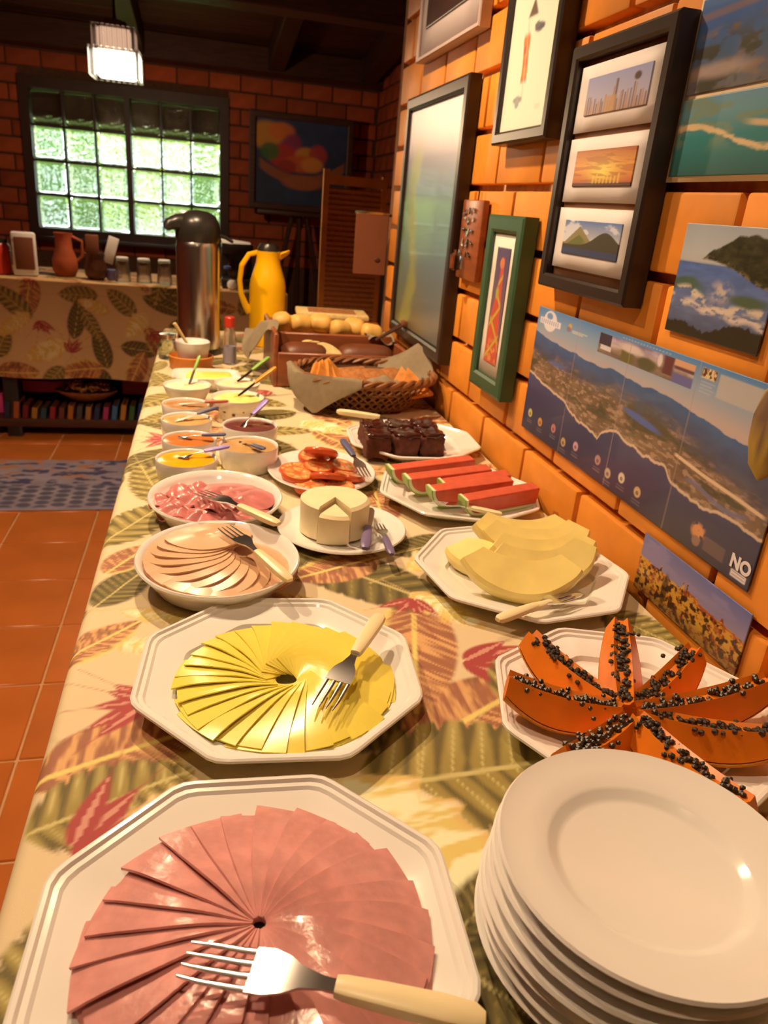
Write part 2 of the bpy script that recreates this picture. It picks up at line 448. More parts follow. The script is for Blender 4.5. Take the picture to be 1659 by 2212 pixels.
# glass block window
win = struct(thing('window_1', '', '', (-0.503, 6.10, 0.845)))
for k in ('label', 'category'): del win[k]
fr = MB()
for (x0, x1, z0, z1) in [(-0.687, -0.625, 0, 1.015), (0.625, 0.688, 0, 1.015), (-0.625, 0.625, 0.945, 1.015), (-0.625, 0.625, 0, 0.068), (-0.018, 0.018, 0.068, 0.945)]:
    fr.box(x0, x1, -0.075, 0.07, z0, z1)
fr.build('window_frame', M['frame_wood'], win, smooth=False)
MB().rbox(1.46, 0.14, 0.035, 0.008, c=(0, -0.10, -0.0)).build('window_sill', M['frame_wood'], win)
bw, bh = 0.1945, 0.2085
gm = MB().rbox(bw-.006, 0.075, bh-.006, 0.022, seg=4).mesh('glass_block', M['block_glass'])
jt = MB()
for c in range(6):
    xs = -0.625 + (0.018+0.607)/3*(c % 3) + 0.1012 if c < 3 else 0.018 + 0.607/3*(c-3) + 0.1012
    for r in range(4):
        obj('glass_block', gm, win, (xs, 0.0, 0.068 + 0.877/4*(r+0.5)))
for r in range(1, 4):
    z = 0.068 + 0.877/4*r; jt.box(-0.625, 0.625, -0.03, 0.03, z-0.008, z+0.008)
for c in (1, 2):
    for s in (-0.625, 0.018): x = s + 0.607/3*c; jt.box(x-0.007, x+0.007, -0.03, 0.03, 0.068, 0.945)
jt.build('joint_grid', M['frame_wood'], win, smooth=False)

# outside: garden ground, eave and shrubs seen through the blocks
struct(MB().box(-9, 8, 6.25, 24, -0.3, -0.1).build('garden_ground', M['grass'], smooth=False))
struct(MB().box(-4, 4, 6.25, 7.15, 1.635, 2.6).build('trim_1', M['dark_wood'], smooth=False))
def shrub(x, y, h, w, n, mtl, label, seed):
    t = thing('garden_shrub', label, 'shrub', (x, y, -0.1), group='garden shrubs outside the window')
    r = random.Random(seed); st = MB()
    for k in range(7):
        a = r.uniform(0, 6.28); st.tube([(0,0,0), (math.cos(a)*w*.25, math.sin(a)*w*.25, h*.5), (math.cos(a)*w*.5, math.sin(a)*w*.5, h*.9)], [.02,.014,.006], 5)
    st.build('stem', M['stem'], t)
    f = MB()
    for k in range(n):
        a = r.uniform(0, 6.28); rr = w*math.sqrt(r.random()); z = h*r.uniform(.08, 1.0)
        c = Vector((rr*math.cos(a), rr*math.sin(a)*.6, z)); L = r.uniform(.10, .26); wd = L*r.uniform(.14, .3)
        d = Vector((r.uniform(-1,1), r.uniform(-1,1), r.uniform(-.7,.9))).normalized(); u = d.cross(Vector((r.uniform(-1,1), r.uniform(-1,1), .7))).normalized()
        n_ = d.cross(u)
        f.add([c-d*L/2, c+u*wd+n_*.02, c+d*L/2-n_*.03, c-u*wd+n_*.02], [(0,1,2,3)])
    stuff(f.build('foliage', mtl, t, smooth=False, recalc=False))
shrub(-1.9, 8.6, 1.9, 1.0, 1500, M['leaf'], 'broad green shrub outside the left side of the block window', 1)
shrub(-0.5, 9.2, 2.0, 1.1, 1500, M['leaf_pale'], 'pale yellow-green shrub outside the middle of the block window', 2)
shrub(0.8, 8.6, 1.7, 1.0, 1500, M['leaf'], 'green shrub outside the right side of the block window', 3)

# ------------------------------------------------------------------ lamps
def pendant(label, x, y, z, watts, ceil_z, glow=True):
    t = thing('pendant_lamp', label, 'lamp', (x, y, z), group='square glass pendant lamps')
    MB().tube([(0,0,.20), (0,0,ceil_z-z)], .006, 6).build('cord', M['black_plastic'], t)
    MB().lathe([(0.004,.235),(0.05,.225),(0.055,.20),(0.03,.198)], 20).build('cap', M['dark_wood'], t)
    sh = MB(); n = 9
    for tier, (hw, z0, z1) in enumerate([(0.082, .105, .198), (0.098, .0, .112)]):
        for k in range(n):
            q = -hw + 2*hw*k/(n-1)
            for (a, b) in ((q,-hw),(q,hw),(-hw,q),(hw,q)):
                sh.tube([(a,b,z0),(a,b,z1)], .0085, 6)
    sh.build('glass_rods', M['clear_glass'], t)
    MB().rbox(.172, .172, .098, .02, c=(0,0,.056), seg=3).build('diffuser', M['bulb'], t)
    MB().rbox(.140, .140, .080, .015, c=(0,0,.152), seg=3).build('upper_diffuser', M['bulb_dim'], t)
    ld = bpy.data.lights.new('lamp_light', 'POINT'); ld.energy = watts; ld.color = LAMP_TINT; ld.shadow_soft_size = 0.035
    lo = bpy.data.objects.new('lamp_light', ld); COL.objects.link(lo); lo.location = (0, 0, -0.045); lo.parent = t
    return t
def cone_pendant(label, x, y, z, watts, ceil_z):  # lamps out of view; cone shade and cutoff added to keep the far room dim
    t = thing('unseen_cone_lamp', label, 'lamp', (x, y, z), group='cone pendant lamps over the buffet')
    MB().tube([(0,0,.12), (0,0,ceil_z-z)], .006, 6).build('cord', M['black_plastic'], t)
    MB().lathe([(.145,-.02),(.13,.02),(.05,.10),(.025,.125),(.02,.125),(.045,.097),(.125,.02),(.142,-.02)], 32, cap0=False, cap1=False).build('shade', M['dark_wood'], t)
    MB().ball((0,0,.03), .032, 3).build('bulb', M['bulb'], t)
    ld = bpy.data.lights.new('lamp_light', 'SPOT'); ld.energy = watts; ld.color = LAMP_TINT; ld.shadow_soft_size = 0.035
    ld.spot_size = math.radians(134); ld.spot_blend = 0.55
    lo = bpy.data.objects.new('lamp_light', ld); COL.objects.link(lo); lo.location = (0, 0, -0.045); lo.parent = t
    return t
pendant('lit square glass pendant lamp hanging over the far table by the window', -0.37, 4.0, 1.675, LAMP_W*0.23, 2.42)
cone_pendant('unseen lit pendant lamp with added cone shade hanging above the middle of the buffet table', -0.12, 1.64, 2.22, LAMP_W*0.78, 2.68)
cone_pendant('unseen lit pendant lamp with added cone shade hanging above the aisle left of the buffet', -0.66, 1.50, 2.20, LAMP_W*0.62, 2.68)
cone_pendant('unseen lit fill lamp added above the near end of the buffet', -0.15, 0.25, 2.20, LAMP_W*0.21, 2.84)  # unseen lamp added to fill the near end and the upper wall

# ------------------------------------------------------------------ printed tablecloth pattern
C_BASE = P(230, 180, 122); C_RUST = P(190, 106, 64); C_RUSTL = P(226, 150, 84); C_YEL = P(240, 188, 92); C_YELP = P(248, 214, 150)
C_OL = P(162, 124, 52); C_OLD = P(108, 82, 34); C_OLL = P(210, 170, 94); C_RED = P(172, 56, 46); C_REDL = P(214, 130, 96); C_BRN = P(120, 66, 34)
def motif(col, XY, kind, cx, cy, ang, L, W, seed=0, flip=1):
    a = math.radians(ang); dx = XY[:,0]-cx; dy = XY[:,1]-cy
    sel = np.nonzero(np.abs(dx) + np.abs(dy) < (L+W)*0.85)[0]
    if not len(sel): return
    dx = dx[sel]; dy = dy[sel]
    s = (dx*math.cos(a)+dy*math.sin(a))/(L/2); t = (-dx*math.sin(a)+dy*math.cos(a))/(W/2)*flip
    c = col[sel]
    e = 0.0035/(W/2)
    if kind == 'red':
        for k in range(5):
            b = (k-2)*0.42 + 0.1*math.sin(seed+k*2); ln = L*(0.5+0.28*math.sin(seed*1.7+k*2.6)**2)
            px = dx*math.cos(a+b)+dy*math.sin(a+b); py = np.abs(-dx*math.sin(a+b)+dy*math.cos(a+b))
            x = np.clip(px/ln, 0, 1); hw = 0.012*(L/0.09)*np.sqrt(x)*(1-x)*2.2
            m = ss(0.002, -0.002, py-hw)*(px > 0)
            cc = C_RED*(1-.0*x[:,None]); cc = np.where((py < hw*0.25)[:,None], C_REDL, C_RED)
            c = c*(1-m[:,None]) + cc*m[:,None]
        col[sel] = c; return
    ax = np.clip(1-np.abs(s)**2.2, 0, 1)
    w = ax**0.75*(1-0.18*s)
    at = np.abs(t)
    vein = s*6.0 - at*1.6
    if kind == 'rust':
        edge = w*(1-0.16*np.abs(np.sin(vein*5.3+seed))*(t < 0)) ; m = ss(e, -e, at-edge)
        st = fbm(vein*3.2, at*1.2+seed, seed+3, 3)
        cc = C_RUST*0.72+(C_RUSTL-C_RUST*0.72)*ss(.40, .66, st)[:,None]
        yl = ss(0.52, 0.9, at/(w+1e-4) + 0.35*(st-.5))*(t < 0)
        cc = cc*(1-yl[:,None]) + C_YEL*yl[:,None]
        br = ss(.60, .75, fbm(s*3, t*2, seed+9, 2)); cc = cc*(1-.55*br[:,None]) + C_BRN*.55*br[:,None]
        mid = ss(.09, .03, at); cc = cc*(1-mid[:,None]) + C_YEL*mid[:,None]
    elif kind in ('olive', 'dark'):
        fr = vein*(.62 if kind == 'olive' else .85)+.25
        q = np.abs((fr % 1)-.5)*2                      # 0 on a side vein, 1 between two lobes
        rel = at/(w+1e-4)
        edge = w*(1-(.16 if kind == 'olive' else .06)*ss(.6, 1, q)); m = ss(e, -e, at-edge)
        A, B = (C_OLD, C_OL) if kind == 'olive' else (C_OLD*.62, C_OLD*1.2)
        lob = ss(1.02, .55, q+.42*rel**2+.25*(fbm(s*5+seed, t*4, seed+5, 3)-.5))
        cc = A+(B-A)*lob[:,None]
        cc = mixc(cc, C_OLL, ss(.5, .1, q)*ss(.2, .5, rel)*(.30 if kind == 'olive' else .12))
        vn = ss(.11, .03, q)*ss(.92, .75, rel); cc = cc*(1-.85*vn[:,None]) + (C_OLL if kind == 'olive' else C_OL)*.85*vn[:,None]
        mid = ss(.055, .02, at); cc = cc*(1-mid[:,None]) + C_OLL*mid[:,None]
    else:  # yellow
        lob = 1-0.3*ss(.3, 1, np.abs(np.sin(vein*1.1+seed)))*ss(.4, .95, at/(w+1e-4)); m = ss(e, -e, at-w*lob)
        st = fbm(vein*1.3, at*1.5+seed, seed+7, 3)
        cc = C_YEL*.92+(C_YELP-C_YEL*.92)*ss(.48, .66, st)[:,None]
        vn = ss(.2, .06, np.abs(((vein*.6) % 1)-.5)*2); cc = cc*(1-.7*vn[:,None]) + C_YELP*.7*vn[:,None]
        ou = ss(-5*e, -e, at-w*lob); cc = cc*(1-.4*ou[:,None]) + C_RUSTL*.4*ou[:,None]
    col[sel] = c*(1-m[:,None]) + cc*m[:,None]

def tropical(XY, hand=True, seed=3, x0=-.6, x1=.65, y0=-.1, y1=2.9, step=0.125):
    col = np.tile(C_BASE, (len(XY), 1)); col *= (0.96+0.08*fbm(XY[:,0]*9, XY[:,1]*9, 1, 3))[:,None]
    r = random.Random(seed); kinds = ['dark', 'rust', 'olive', 'yellow', 'red', 'rust', 'olive', 'dark']; n = 0
    items = []
    yy = y0
    while yy < y1:
        xx = x0
        while xx < x1:
            k = kinds[n % len(kinds)]; n += 3 if r.random() < .4 else 1
            items.append((k, xx+r.uniform(-.04,.04), yy+r.uniform(-.04,.04), r.uniform(0,360), r.uniform(.13,.20) if k != 'red' else .09, r.uniform(.06,.095), r.randrange(99)))
            xx += step
        yy += step*0.92
    order = {'dark': 0, 'rust': 1, 'olive': 2, 'yellow': 3, 'red': 4}
    items.sort(key=lambda q: order[q[0]] + r.random()*1.5)
    for q in items:
        if hand and q[2] < 0.93 and q[1] > -.16: continue
        motif(col, XY, q[0], q[1], q[2], q[3], q[4], q[5], q[6])
    if hand:
        for q in [('dark',-.06,.56,20,.10,.05,1),('rust',-.065,.542,22,.15,.072,2),('olive',-.075,.483,24,.115,.07,3),('red',-.10,.440,30,.085,.05,4),('yellow',-.035,.47,40,.07,.03,8),
                  ('dark',.14,.545,200,.10,.05,5),('rust',.258,.556,30,.17,.082,6),('olive',.225,.476,4,.185,.11,7),('yellow',.158,.413,-54,.155,.082,8),('red',.272,.645,-14,.10,.05,9),
                  ('rust',.222,.672,-104,.20,.075,10),('dark',.20,.842,-45,.26,.09,11),('rust',.165,.872,205,.12,.06,12),('yellow',-.05,.762,-20,.085,.028,13),('yellow',-.068,.705,-15,.055,.03,14),
                  ('red',-.055,.61,186,.075,.05,15),('dark',-.10,.842,62,.10,.045,16),('rust',-.115,.715,45,.10,.04,17),('rust',-.10,.915,60,.085,.04,18),('yellow',.285,.752,-52,.10,.045,19),
                  ('olive',.515,.685,-57,.10,.06,20),('dark',.17,.29,-50,.14,.05,21),('dark',.19,.352,40,.075,.03,22),('red',.25,.78,250,.06,.03,23),('olive',.34,.62,40,.12,.06,24),
                  ('rust',.07,.78,170,.12,.06,25),('yellow',.33,.90,30,.14,.06,26),('olive',.30,.25,80,.16,.08,27),('rust',.40,.35,20,.16,.08,28),('olive',-.10,.33,75,.14,.06,29)]:
            motif(col, XY, q[0], q[1], q[2], q[3], q[4]*1.16, q[5]*1.28, q[6])
    return col

def grid_mesh(name, XYZ, nu, nv, m):
    """XYZ array ((nu+1)*(nv+1),3) ordered u-major"""
    me = bpy.data.meshes.new(name)
    i, j = np.meshgrid(np.arange(nu), np.arange(nv), indexing='ij'); i = i.ravel(); j = j.ravel()
    F = np.stack([i*(nv+1)+j, (i+1)*(nv+1)+j, (i+1)*(nv+1)+j+1, i*(nv+1)+j+1], 1)
    me.vertices.add(len(XYZ)); me.vertices.foreach_set('co', np.asarray(XYZ, np.float32).ravel())
    me.loops.add(F.size); me.loops.foreach_set('vertex_index', F.ravel().astype(np.int32))
    me.polygons.add(len(F)); me.polygons.foreach_set('loop_start', (np.arange(len(F))*4).astype(np.int32))
    me.polygons.foreach_set('loop_total', np.full(len(F), 4, np.int32))
    me.polygons.foreach_set('use_smooth', np.ones(len(F), bool))
    me.update(calc_edges=True); me.validate(); me.materials.append(m)
    return me

# buffet table and its cloth
TZ = 0.80
bt = thing('buffet_table', 'long wooden buffet table under the tropical print cloth', 'table', (0.20, 1.35, 0))
MB().box(-.325, .352, -1.3, 1.33, .755, .796).build('tabletop', M['dark_wood'], bt, smooth=False)
for x in (-.28, .30):
    for y in (-1.2, -.1, 1.25): MB().rbox(.06, .06, .755, .006, c=(x, y, .3775)).build('leg', M['dark_wood'], bt)
# parameter s runs from hanging left hem over the rounded edge to the wall
xe = -0.137; rr = 0.012; hang = 0.34
sarr = np.concatenate([np.linspace(-hang, -0.02, 60), np.arange(-0.018, 0.686, 0.0026)])
yarr = np.concatenate([np.arange(0.05, 1.1, 0.0026), np.arange(1.1, 2.705, 0.0042)])
SS, YY = np.meshgrid(sarr, yarr, indexing='ij'); s_ = SS.ravel(); y_ = YY.ravel()
arc = rr*PI/2
th = np.clip((s_+arc/2)/arc, 0, 1)*PI/2
X = np.where(s_ > arc/2, xe+rr+(s_-arc/2), xe+rr-rr*np.cos(th)); Z = np.where(s_ < -arc/2, TZ-rr+(s_+arc/2), TZ-rr+rr*np.sin(th))
hangm = np.clip(-(s_+arc/2)/hang, 0, 1)
X = X - hangm*(.012+.010*np.sin(y_*17)+.006*np.sin(y_*41))
Z = Z + 0.0006*np.sin(y_*23+X*9)*np.sin(X*31)
XYu = np.stack([xe + s_, y_], 1)
tc = obj('tablecloth', grid_mesh('tablecloth', np.stack([X, y_, Z], 1), len(sarr)-1, len(yarr)-1, M['cloth_print']))
paint(tc, tropical(XYu))
tag(tc, 'beige tropical leaf print tablecloth covering the long buffet table', 'tablecloth')

# ------------------------------------------------------------------ pictures on the right wall
def on_wall(y, z, d):
    k = (WX-d)/0.555
    return y*k, 1.25+(z-1.25)*k
def picture(name, label, cat, yf, yn, z0, z1, d, back=0.003):
    yf, z0b = on_wall(yf, z0, d); yn, z1b = on_wall(yn, z1, d)
    t = thing(name, label, cat, (WX-back, (yf+yn)/2, z0b), -PI/2)
    t['w'] = yf-yn; t['h'] = z1b-z0b
    w, h = t['w'], t['h']; del t['w']; del t['h']
    return t, w, h
def panel(name, parent, x0, x1, z0, z1, y, fn, nu, nv, m, th=0.0012):
    u, v = np.meshgrid(np.linspace(0, 1, nu+1), np.linspace(0, 1, nv+1), indexing='ij'); u = u.ravel(); v = v.ravel()
    XYZ = np.stack([x0+(x1-x0)*u, np.full_like(u, y), z0+(z1-z0)*v], 1)
    me = grid_mesh(name, XYZ, nu, nv, m); o = obj(name, me, parent)
    paint(o, np.clip(fn(u, v), 0, .95))
    md = o.modifiers.new('thickness', 'SOLIDIFY'); md.thickness = th; md.offset = -1.0
    return o
def frame_bars(w, h, fw, d, y0=0.0):
    mb = MB(); o = [(-w/2,0),(w/2,0),(w/2,h),(-w/2,h)]; i = [(-w/2+fw,fw),(w/2-fw,fw),(w/2-fw,h-fw),(-w/2+fw,h-fw)]
    b = 0.003
    for k in range(4):
        a, c, e, g = o[k], o[(k+1)%4], i[(k+1)%4], i[k]
        def lerp(p, q, t): return (p[0]+(q[0]-p[0])*t, p[1]+(q[1]-p[1])*t)
        a2, c2 = lerp(a, g, .18), lerp(c, e, .18); g2, e2 = lerp(g, a, .18), lerp(e, c, .18)
        mb.add([(a[0],y0,a[1]),(c[0],y0,c[1]),(c[0],-d+b,c[1]),(a[0],-d+b,a[1]),(c2[0],-d,c2[1]),(a2[0],-d,a2[1]),(e2[0],-d,e2[1]),(g2[0],-d,g2[1]),(e[0],-d+b,e[1]),(g[0],-d+b,g[1]),(e[0],y0,e[1]),(g[0],y0,g[1])],
               [(0,1,2,3),(3,2,4,5),(5,4,6,7),(7,6,8,9),(9,8,10,11),(11,10,1,0)])
    return mb

def C3(u, c): return np.tile(np.asarray(c, float), (len(u), 1))
def grad(v, stops):
    c = np.zeros((len(v), 3))
    xs = [s[0] for s in stops]
    for k in range(3): c[:,k] = np.interp(v, xs, [s[1][k] for s in stops])
    return c
def disk(u, v, cu, cv, ru, rv, soft=.15):
    return ss(1+soft, 1-soft, np.hypot((u-cu)/ru, (v-cv)/rv))
def rect(u, v, u0, u1, v0, v1, e=.004):
    return ss(u0-e, u0+e, u)*ss(u1+e, u1-e, u)*ss(v0-e, v0+e, v)*ss(v1+e, v1-e, v)

def art_map(u, v):
    sky = grad(v, [(0,P(200,160,130)),(.72,P(196,156,132)),(.86,P(150,150,150)),(1.0,P(92,124,150))])
    c = sky
    ridge = np.interp(u, [0,.12,.38,.58,.74,.88,1], [.82,.765,.755,.755,.72,.69,.64]) + .022*(fbm(u*16, u*0+2, 4, 4)-.5)*2
    far = grad(np.clip((ridge-v)/.3, 0, 1), [(0,P(70,90,116)),(.35,P(78,78,92)),(1,P(96,74,72))]); far = far*(0.8+.4*fbm(u*30, v*20, 5, 4))[:,None]
    m = ss(0, .008, ridge-v); c = c*(1-m[:,None]) + far*m[:,None]
    # land belt between the far hills and the shoreline
    shore = np.interp(u, [0,.11,.21,.32,.38,.425,.44,.50,.62,.70,.73,.78,.83,.91,1], [.47,.42,.40,.31,.295,.27,.335,.385,.34,.35,.295,.275,.258,.29,.27]) + .02*(fbm(u*11, u*0+7, 9, 4)-.5) + .03*(fbm(u*50, u*0, 2, 3)-.5)
    n1 = fbm(u*26, v*22, 21, 5); n2 = fbm(u*60, v*60, 33, 3)
    land = P(124,88,60)*(0.5+1.0*n1)[:,None]; land = mixc(land, P(176,128,92), ss(.52,.68,n2)*.8); land = mixc(land, P(74,64,40), ss(.55,.72,fbm(u*12, v*16, 8, 3))*.8)
    band = ss(.0, .02, v-shore)*ss(.04, -.10, v-(ridge-.11-.10*ss(.6,1,u)+.10*(n1-.5)))
    c = c*(1-band[:,None]) + land*band[:,None]
    lag = disk(u, v, .585, .54-.25*(u-.585), .075, .022, .3); c = mixc(c, P(84,92,132), lag)
    lag = disk(u, v, .16, .62, .05, .02, .4); c = mixc(c, P(92,96,128), lag*.8)
    sea = grad(v, [(0,P(58,48,58)),(.35,P(70,62,82)),(.6,P(78,80,108))]); sea = sea*(0.9+.2*fbm(u*8, v*9, 3, 3))[:,None]
    m = ss(.006, -.006, v-shore); c = c*(1-m[:,None]) + sea*m[:,None]
    beach = ss(.014, .004, np.abs(v-shore-.004)); c = mixc(c, P(222,170,126), beach*.9)
    sp = np.interp(u, [.727,.813,.922,.989], [.454,.427,.406,.389]); b2 = ss(.014,.006,np.abs(v-sp))*ss(.715,.73,u)*ss(1.0,.98,u); c = mixc(c, P(224,172,124), b2)
    bay = ss(.02,.008,np.abs(v-.34+.05*(u-.8)+.02*np.sin(u*30)))*ss(.76,.79,u)*ss(.97,.93,u); c = mixc(c, P(120,104,116), bay*.8)
    # emblem top left: pale globe with a band across it
    g = disk(u, v, .078, .912, .040, .078, .06); c = mixc(c, P(232,200,178), g); g2 = disk(u, v, .072, .948, .018, .026, .1); c = mixc(c, P(120,140,156), g2)
    b = rect(u, v, .016, .142, .880, .926); c = mixc(c, P(236,204,182), b)
    for k in range(9): c = mixc(c, P(150,140,146), rect(u, v, .024+.0125*k, .029+.0125*k, .888, .918, .0015))
    # small figure logo and lines of small print beside it
    c = mixc(c, P(214,150,70), disk(u, v, .195, .93, .010, .018)); c = mixc(c, P(150,110,110), disk(u, v, .190, .905, .012, .018))
    for k, z in enumerate((.905, .893)): c = mixc(c, P(214,190,150), rect(u, v, .21, .29-.02*k, z-.004, z+.004)*.8)
    # strip of small photographs
    x0, x1, y0, y1 = .350, .722, .835, .965
    pm = rect(u, v, x0, x1, y0, y1, .002); q = (u-x0)/(x1-x0); r = (v-y0)/(y1-y0)
    ph = grad(r, [(0,P(120,90,70)),(.4,P(150,112,84)),(.6,P(200,160,140)),(1,P(150,120,130))]); nn = fbm(q*14, r*6, 55, 4)
    ph = ph*(.5+nn)[:,None]
    ph = mixc(ph, P(70,52,56), rect(q, r, 0, .15, .45, 1.1)); ph = mixc(ph, P(222,190,170), rect(q, r, .03, .16, .2, .42)*.9)
    ph = mixc(ph, P(112,92,46), rect(q, r, .28, .42, -.1, .55, .02)); ph = mixc(ph, P(216,176,150), disk(q, r, .38, .72, .12, .2, .4))
    ph = mixc(ph, P(96,80,50), disk(q, r, .56, .3, .1, .3, .3)); ph = mixc(ph, P(226,186,160), disk(q, r, .685, .7, .022, .28, .3)); ph = mixc(ph, P(110,56,48), rect(q, r, .72, .82, .2, 1.1, .02))
    ph = mixc(ph, P(222,150,104), rect(q, r, .82, 1.01, .72, 1.1, .01)); ph = mixc(ph, P(110,66,56), rect(q, r, .82, 1.01, .58, .74, .02)); ph = mixc(ph, P(112,96,128), rect(q, r, .82, 1.01, -.1, .42, .02))
    c = c*(1-pm[:,None]) + ph*pm[:,None]
    for k in range(16): c = mixc(c, P(196,176,160), rect(u, v, .45+.012*k, .457+.012*k, .977, .984, .001)*.6)
    # small boxed emblem, text block, pale inset
    em = rect(u, v, .744, .788, .918, .974); c = mixc(c, P(226,180,120), em)
    c = mixc(c, P(110,56,34), em*ss(.45,.6,fbm(u*230, v*60, 71, 2)))
    for k in range(4): c = mixc(c, P(186,162,150), rect(u, v, .746, .789-.008*(k%2), .895-.018*k, .904-.018*k, .002)*.7)
    c = mixc(c, P(196,166,140), rect(u, v, .796, .985, .843, .968, .003)*.85)
    # rows of picture symbols along the sea edge and text under each
    for k, (x, z) in enumerate([(.046,.15),(.116,.13),(.20,.15),(.266,.10),(.333,.13),(.447,.14),(.50,.10),(.559,.13),(.628,.11)]):
        cc = [P(214,180,96),P(216,140,60),P(206,120,100),P(200,150,90),P(216,150,140),P(190,130,110),P(206,164,120),P(226,186,140),P(214,160,100)][k]
        c = mixc(c, cc, disk(u, v, x, z, .013, .034, .2)*.9); c = mixc(c, P(70,52,54), disk(u, v, x, z-.006, .006, .014, .2)*.7)
        for j in range(2): c = mixc(c, P(150,120,112), rect(u, v, x-.016, x+.018, z-.06-.018*j, z-.052-.018*j, .002)*.5)
    c = mixc(c, P(216,130,76), disk(u, v, .843, .125, .020, .045, .35)*ss(.3,.5,fbm(u*90,v*30,81,3))); c = mixc(c, P(150,100,82), disk(u, v, .843, .07, .012, .03, .2)); c = mixc(c, P(118,84,74), rect(u, v, .865, .925, .05, .13, .003)*.7)
    nb = rect(u, v, .950, .990, .022, .062, .002); c = mixc(c, P(232,196,170), nb)
    for j in range(2): c = mixc(c, P(96,70,66), rect(u, v, .953, .987, .050-.018*j, .056-.018*j, .002)*.6)
    # folds of the paper
    for x in (.245, .49, .735): c = mixc(c, P(170,128,104), ss(.003, .0008, np.abs(u-x))*.45)
    return c

def art_city(u, v):
    c = grad(v, [(0,P(90,50,20)),(.6,P(150,120,130)),(1,P(104,98,132))])
    c = mixc(c, P(150,122,140), ss(.5,.7,fbm(u*5, v*7, 4, 4))*ss(.45,.7,v)*.6)
    top = .60-.04*u+.03*(fbm(u*30,u*0,9,3)-.5) + .10*rect(u,v*0,.22,.235,-1,1,.004) + .13*rect(u,v*0,.45,.462,-1,1,.003)+.11*rect(u,v*0,.485,.497,-1,1,.003)+.05*rect(u,v*0,.44,.60,-1,1,.006)+.07*rect(u,v*0,.80,.825,-1,1,.008)
    n = fbm(u*34, v*16, 12, 4); tw = mixc(np.tile(P(214,140,44),(len(u),1)), P(70,34,14), ss(.48,.60,n)); tw = mixc(tw, P(168,60,26), ss(.56,.66,fbm(u*40,v*20,31,3))*.8)
    tw = mixc(tw, P(52,30,22), ss(.35,.05,v)*.6); m = ss(.008,-.008,v-top); c = c*(1-m[:,None])+tw*m[:,None]
    c = mixc(c, P(180,64,30), ss(.02,.006,np.abs(v-top+.02))*ss(.48,.52,u)*.7); c = mixc(c, P(52,28,12), disk(u,v,.30,.36,.03,.26,.3)*.8)
    return c

def art_beach(u, v):
    c = grad(v, [(.55,P(196,160,130)),(.75,P(186,168,150)),(1,P(170,158,146))])
    sea = grad(v, [(0,P(80,70,74)),(.3,P(110,108,124)),(.62,P(92,104,140))]); sea = sea*(.75+.5*fbm(u*9, v*26, 3, 4))[:,None]
    m = ss(.008,-.008,v-.665); c = c*(1-m[:,None])+sea*m[:,None]
    hill = .66+.12*ss(.18,.36,u)+.15*ss(.34,.62,u)+.05*(fbm(u*16,u*0,2,4)-.5); lo = .70-.12*ss(.3,.9,u)-.06*ss(.6,1,u)
    h = np.tile(P(70,58,30),(len(u),1))*(.25+1.5*fbm(u*20,v*30,6,5)**1.5)[:,None]; h = mixc(h, P(150,116,70), ss(.05,.0,v-lo)*ss(.45,.6,fbm(u*30,v*30,16,3))*.8); m = ss(.01,-.01,v-hill)*ss(-.01,.01,v-lo)*ss(.16,.2,u); c = c*(1-m[:,None])+h*m[:,None]
    wv = .40+.05*np.sin(u*9)-.1*u; c = mixc(c, P(82,92,66), ss(.07,.03,np.abs(v-wv-.05))*ss(.45,.2,u)); c = mixc(c, P(220,180,140), ss(.07,.01,np.abs(v-wv+.02))*ss(.42,.6,fbm(u*12,v*20,44,4)))
    c = mixc(c, P(216,176,140), disk(u,v,.52,.44,.10,.08,.7)*ss(.3,.6,fbm(u*20,v*20,66,3))*.8); c = mixc(c, P(86,90,60), disk(u,v,.8,.40,.18,.05,.4)); c = mixc(c, P(222,180,146), ss(.06,.0,np.abs(v-.31+.08*u+.02*np.sin(u*20)))*ss(.38,.6,fbm(u*16,v*40,26,4)))
    fg = .10+.03*np.sin(u*11)+.10*ss(.4,.95,u)+.06*(fbm(u*30,u*0,8,3)-.5); c = mixc(c, P(58,44,26), ss(.01,-.01,v-fg))
    return c
def art_aerial_a(u, v):
    c = grad(v, [(0,P(120,100,86)),(.4,P(84,96,110)),(.8,P(76,100,140)),(1,P(96,120,150))]); n = fbm(u*6, v*5, 14, 5)
    c = mixc(c, P(140,106,82), ss(.5,.62,n)*ss(.55,.25,np.abs(v-.35))); c = mixc(c, P(80,70,50), ss(.52,.66,fbm(u*8,v*7,23,4))*ss(.75,.4,v)); c = mixc(c, P(190,150,124), disk(u,v,.2,.22,.16,.08,.6)*.8); c = mixc(c, P(150,110,92), ss(.06,.02,np.abs(v-.80-.1*u))*.7)
    return c
def art_aerial_b(u, v):
    c = grad(v, [(0,P(56,86,70)),(.5,P(62,120,104)),(.8,P(110,140,130)),(1,P(116,140,142))]); n = fbm(u*7, v*7, 41, 5)
    c = mixc(c, P(130,130,90), ss(.5,.64,n)*ss(.25,.55,v)*.8); q = .62-.42*u+.07*np.sin(u*9); c = mixc(c, P(226,176,116), ss(.055,.02,np.abs(v-q)+.09*(fbm(u*18,v*18,6,3)-.5))*ss(.98,.9,u))
    c = mixc(c, P(224,170,110), ss(.05,.02,np.abs(v-.78+.35*u))*ss(.4,.5,u)*ss(1,.9,u)*.9); c = mixc(c, P(90,160,90), disk(u,v,.72,.2,.03,.06,.6)*.7)
    return c
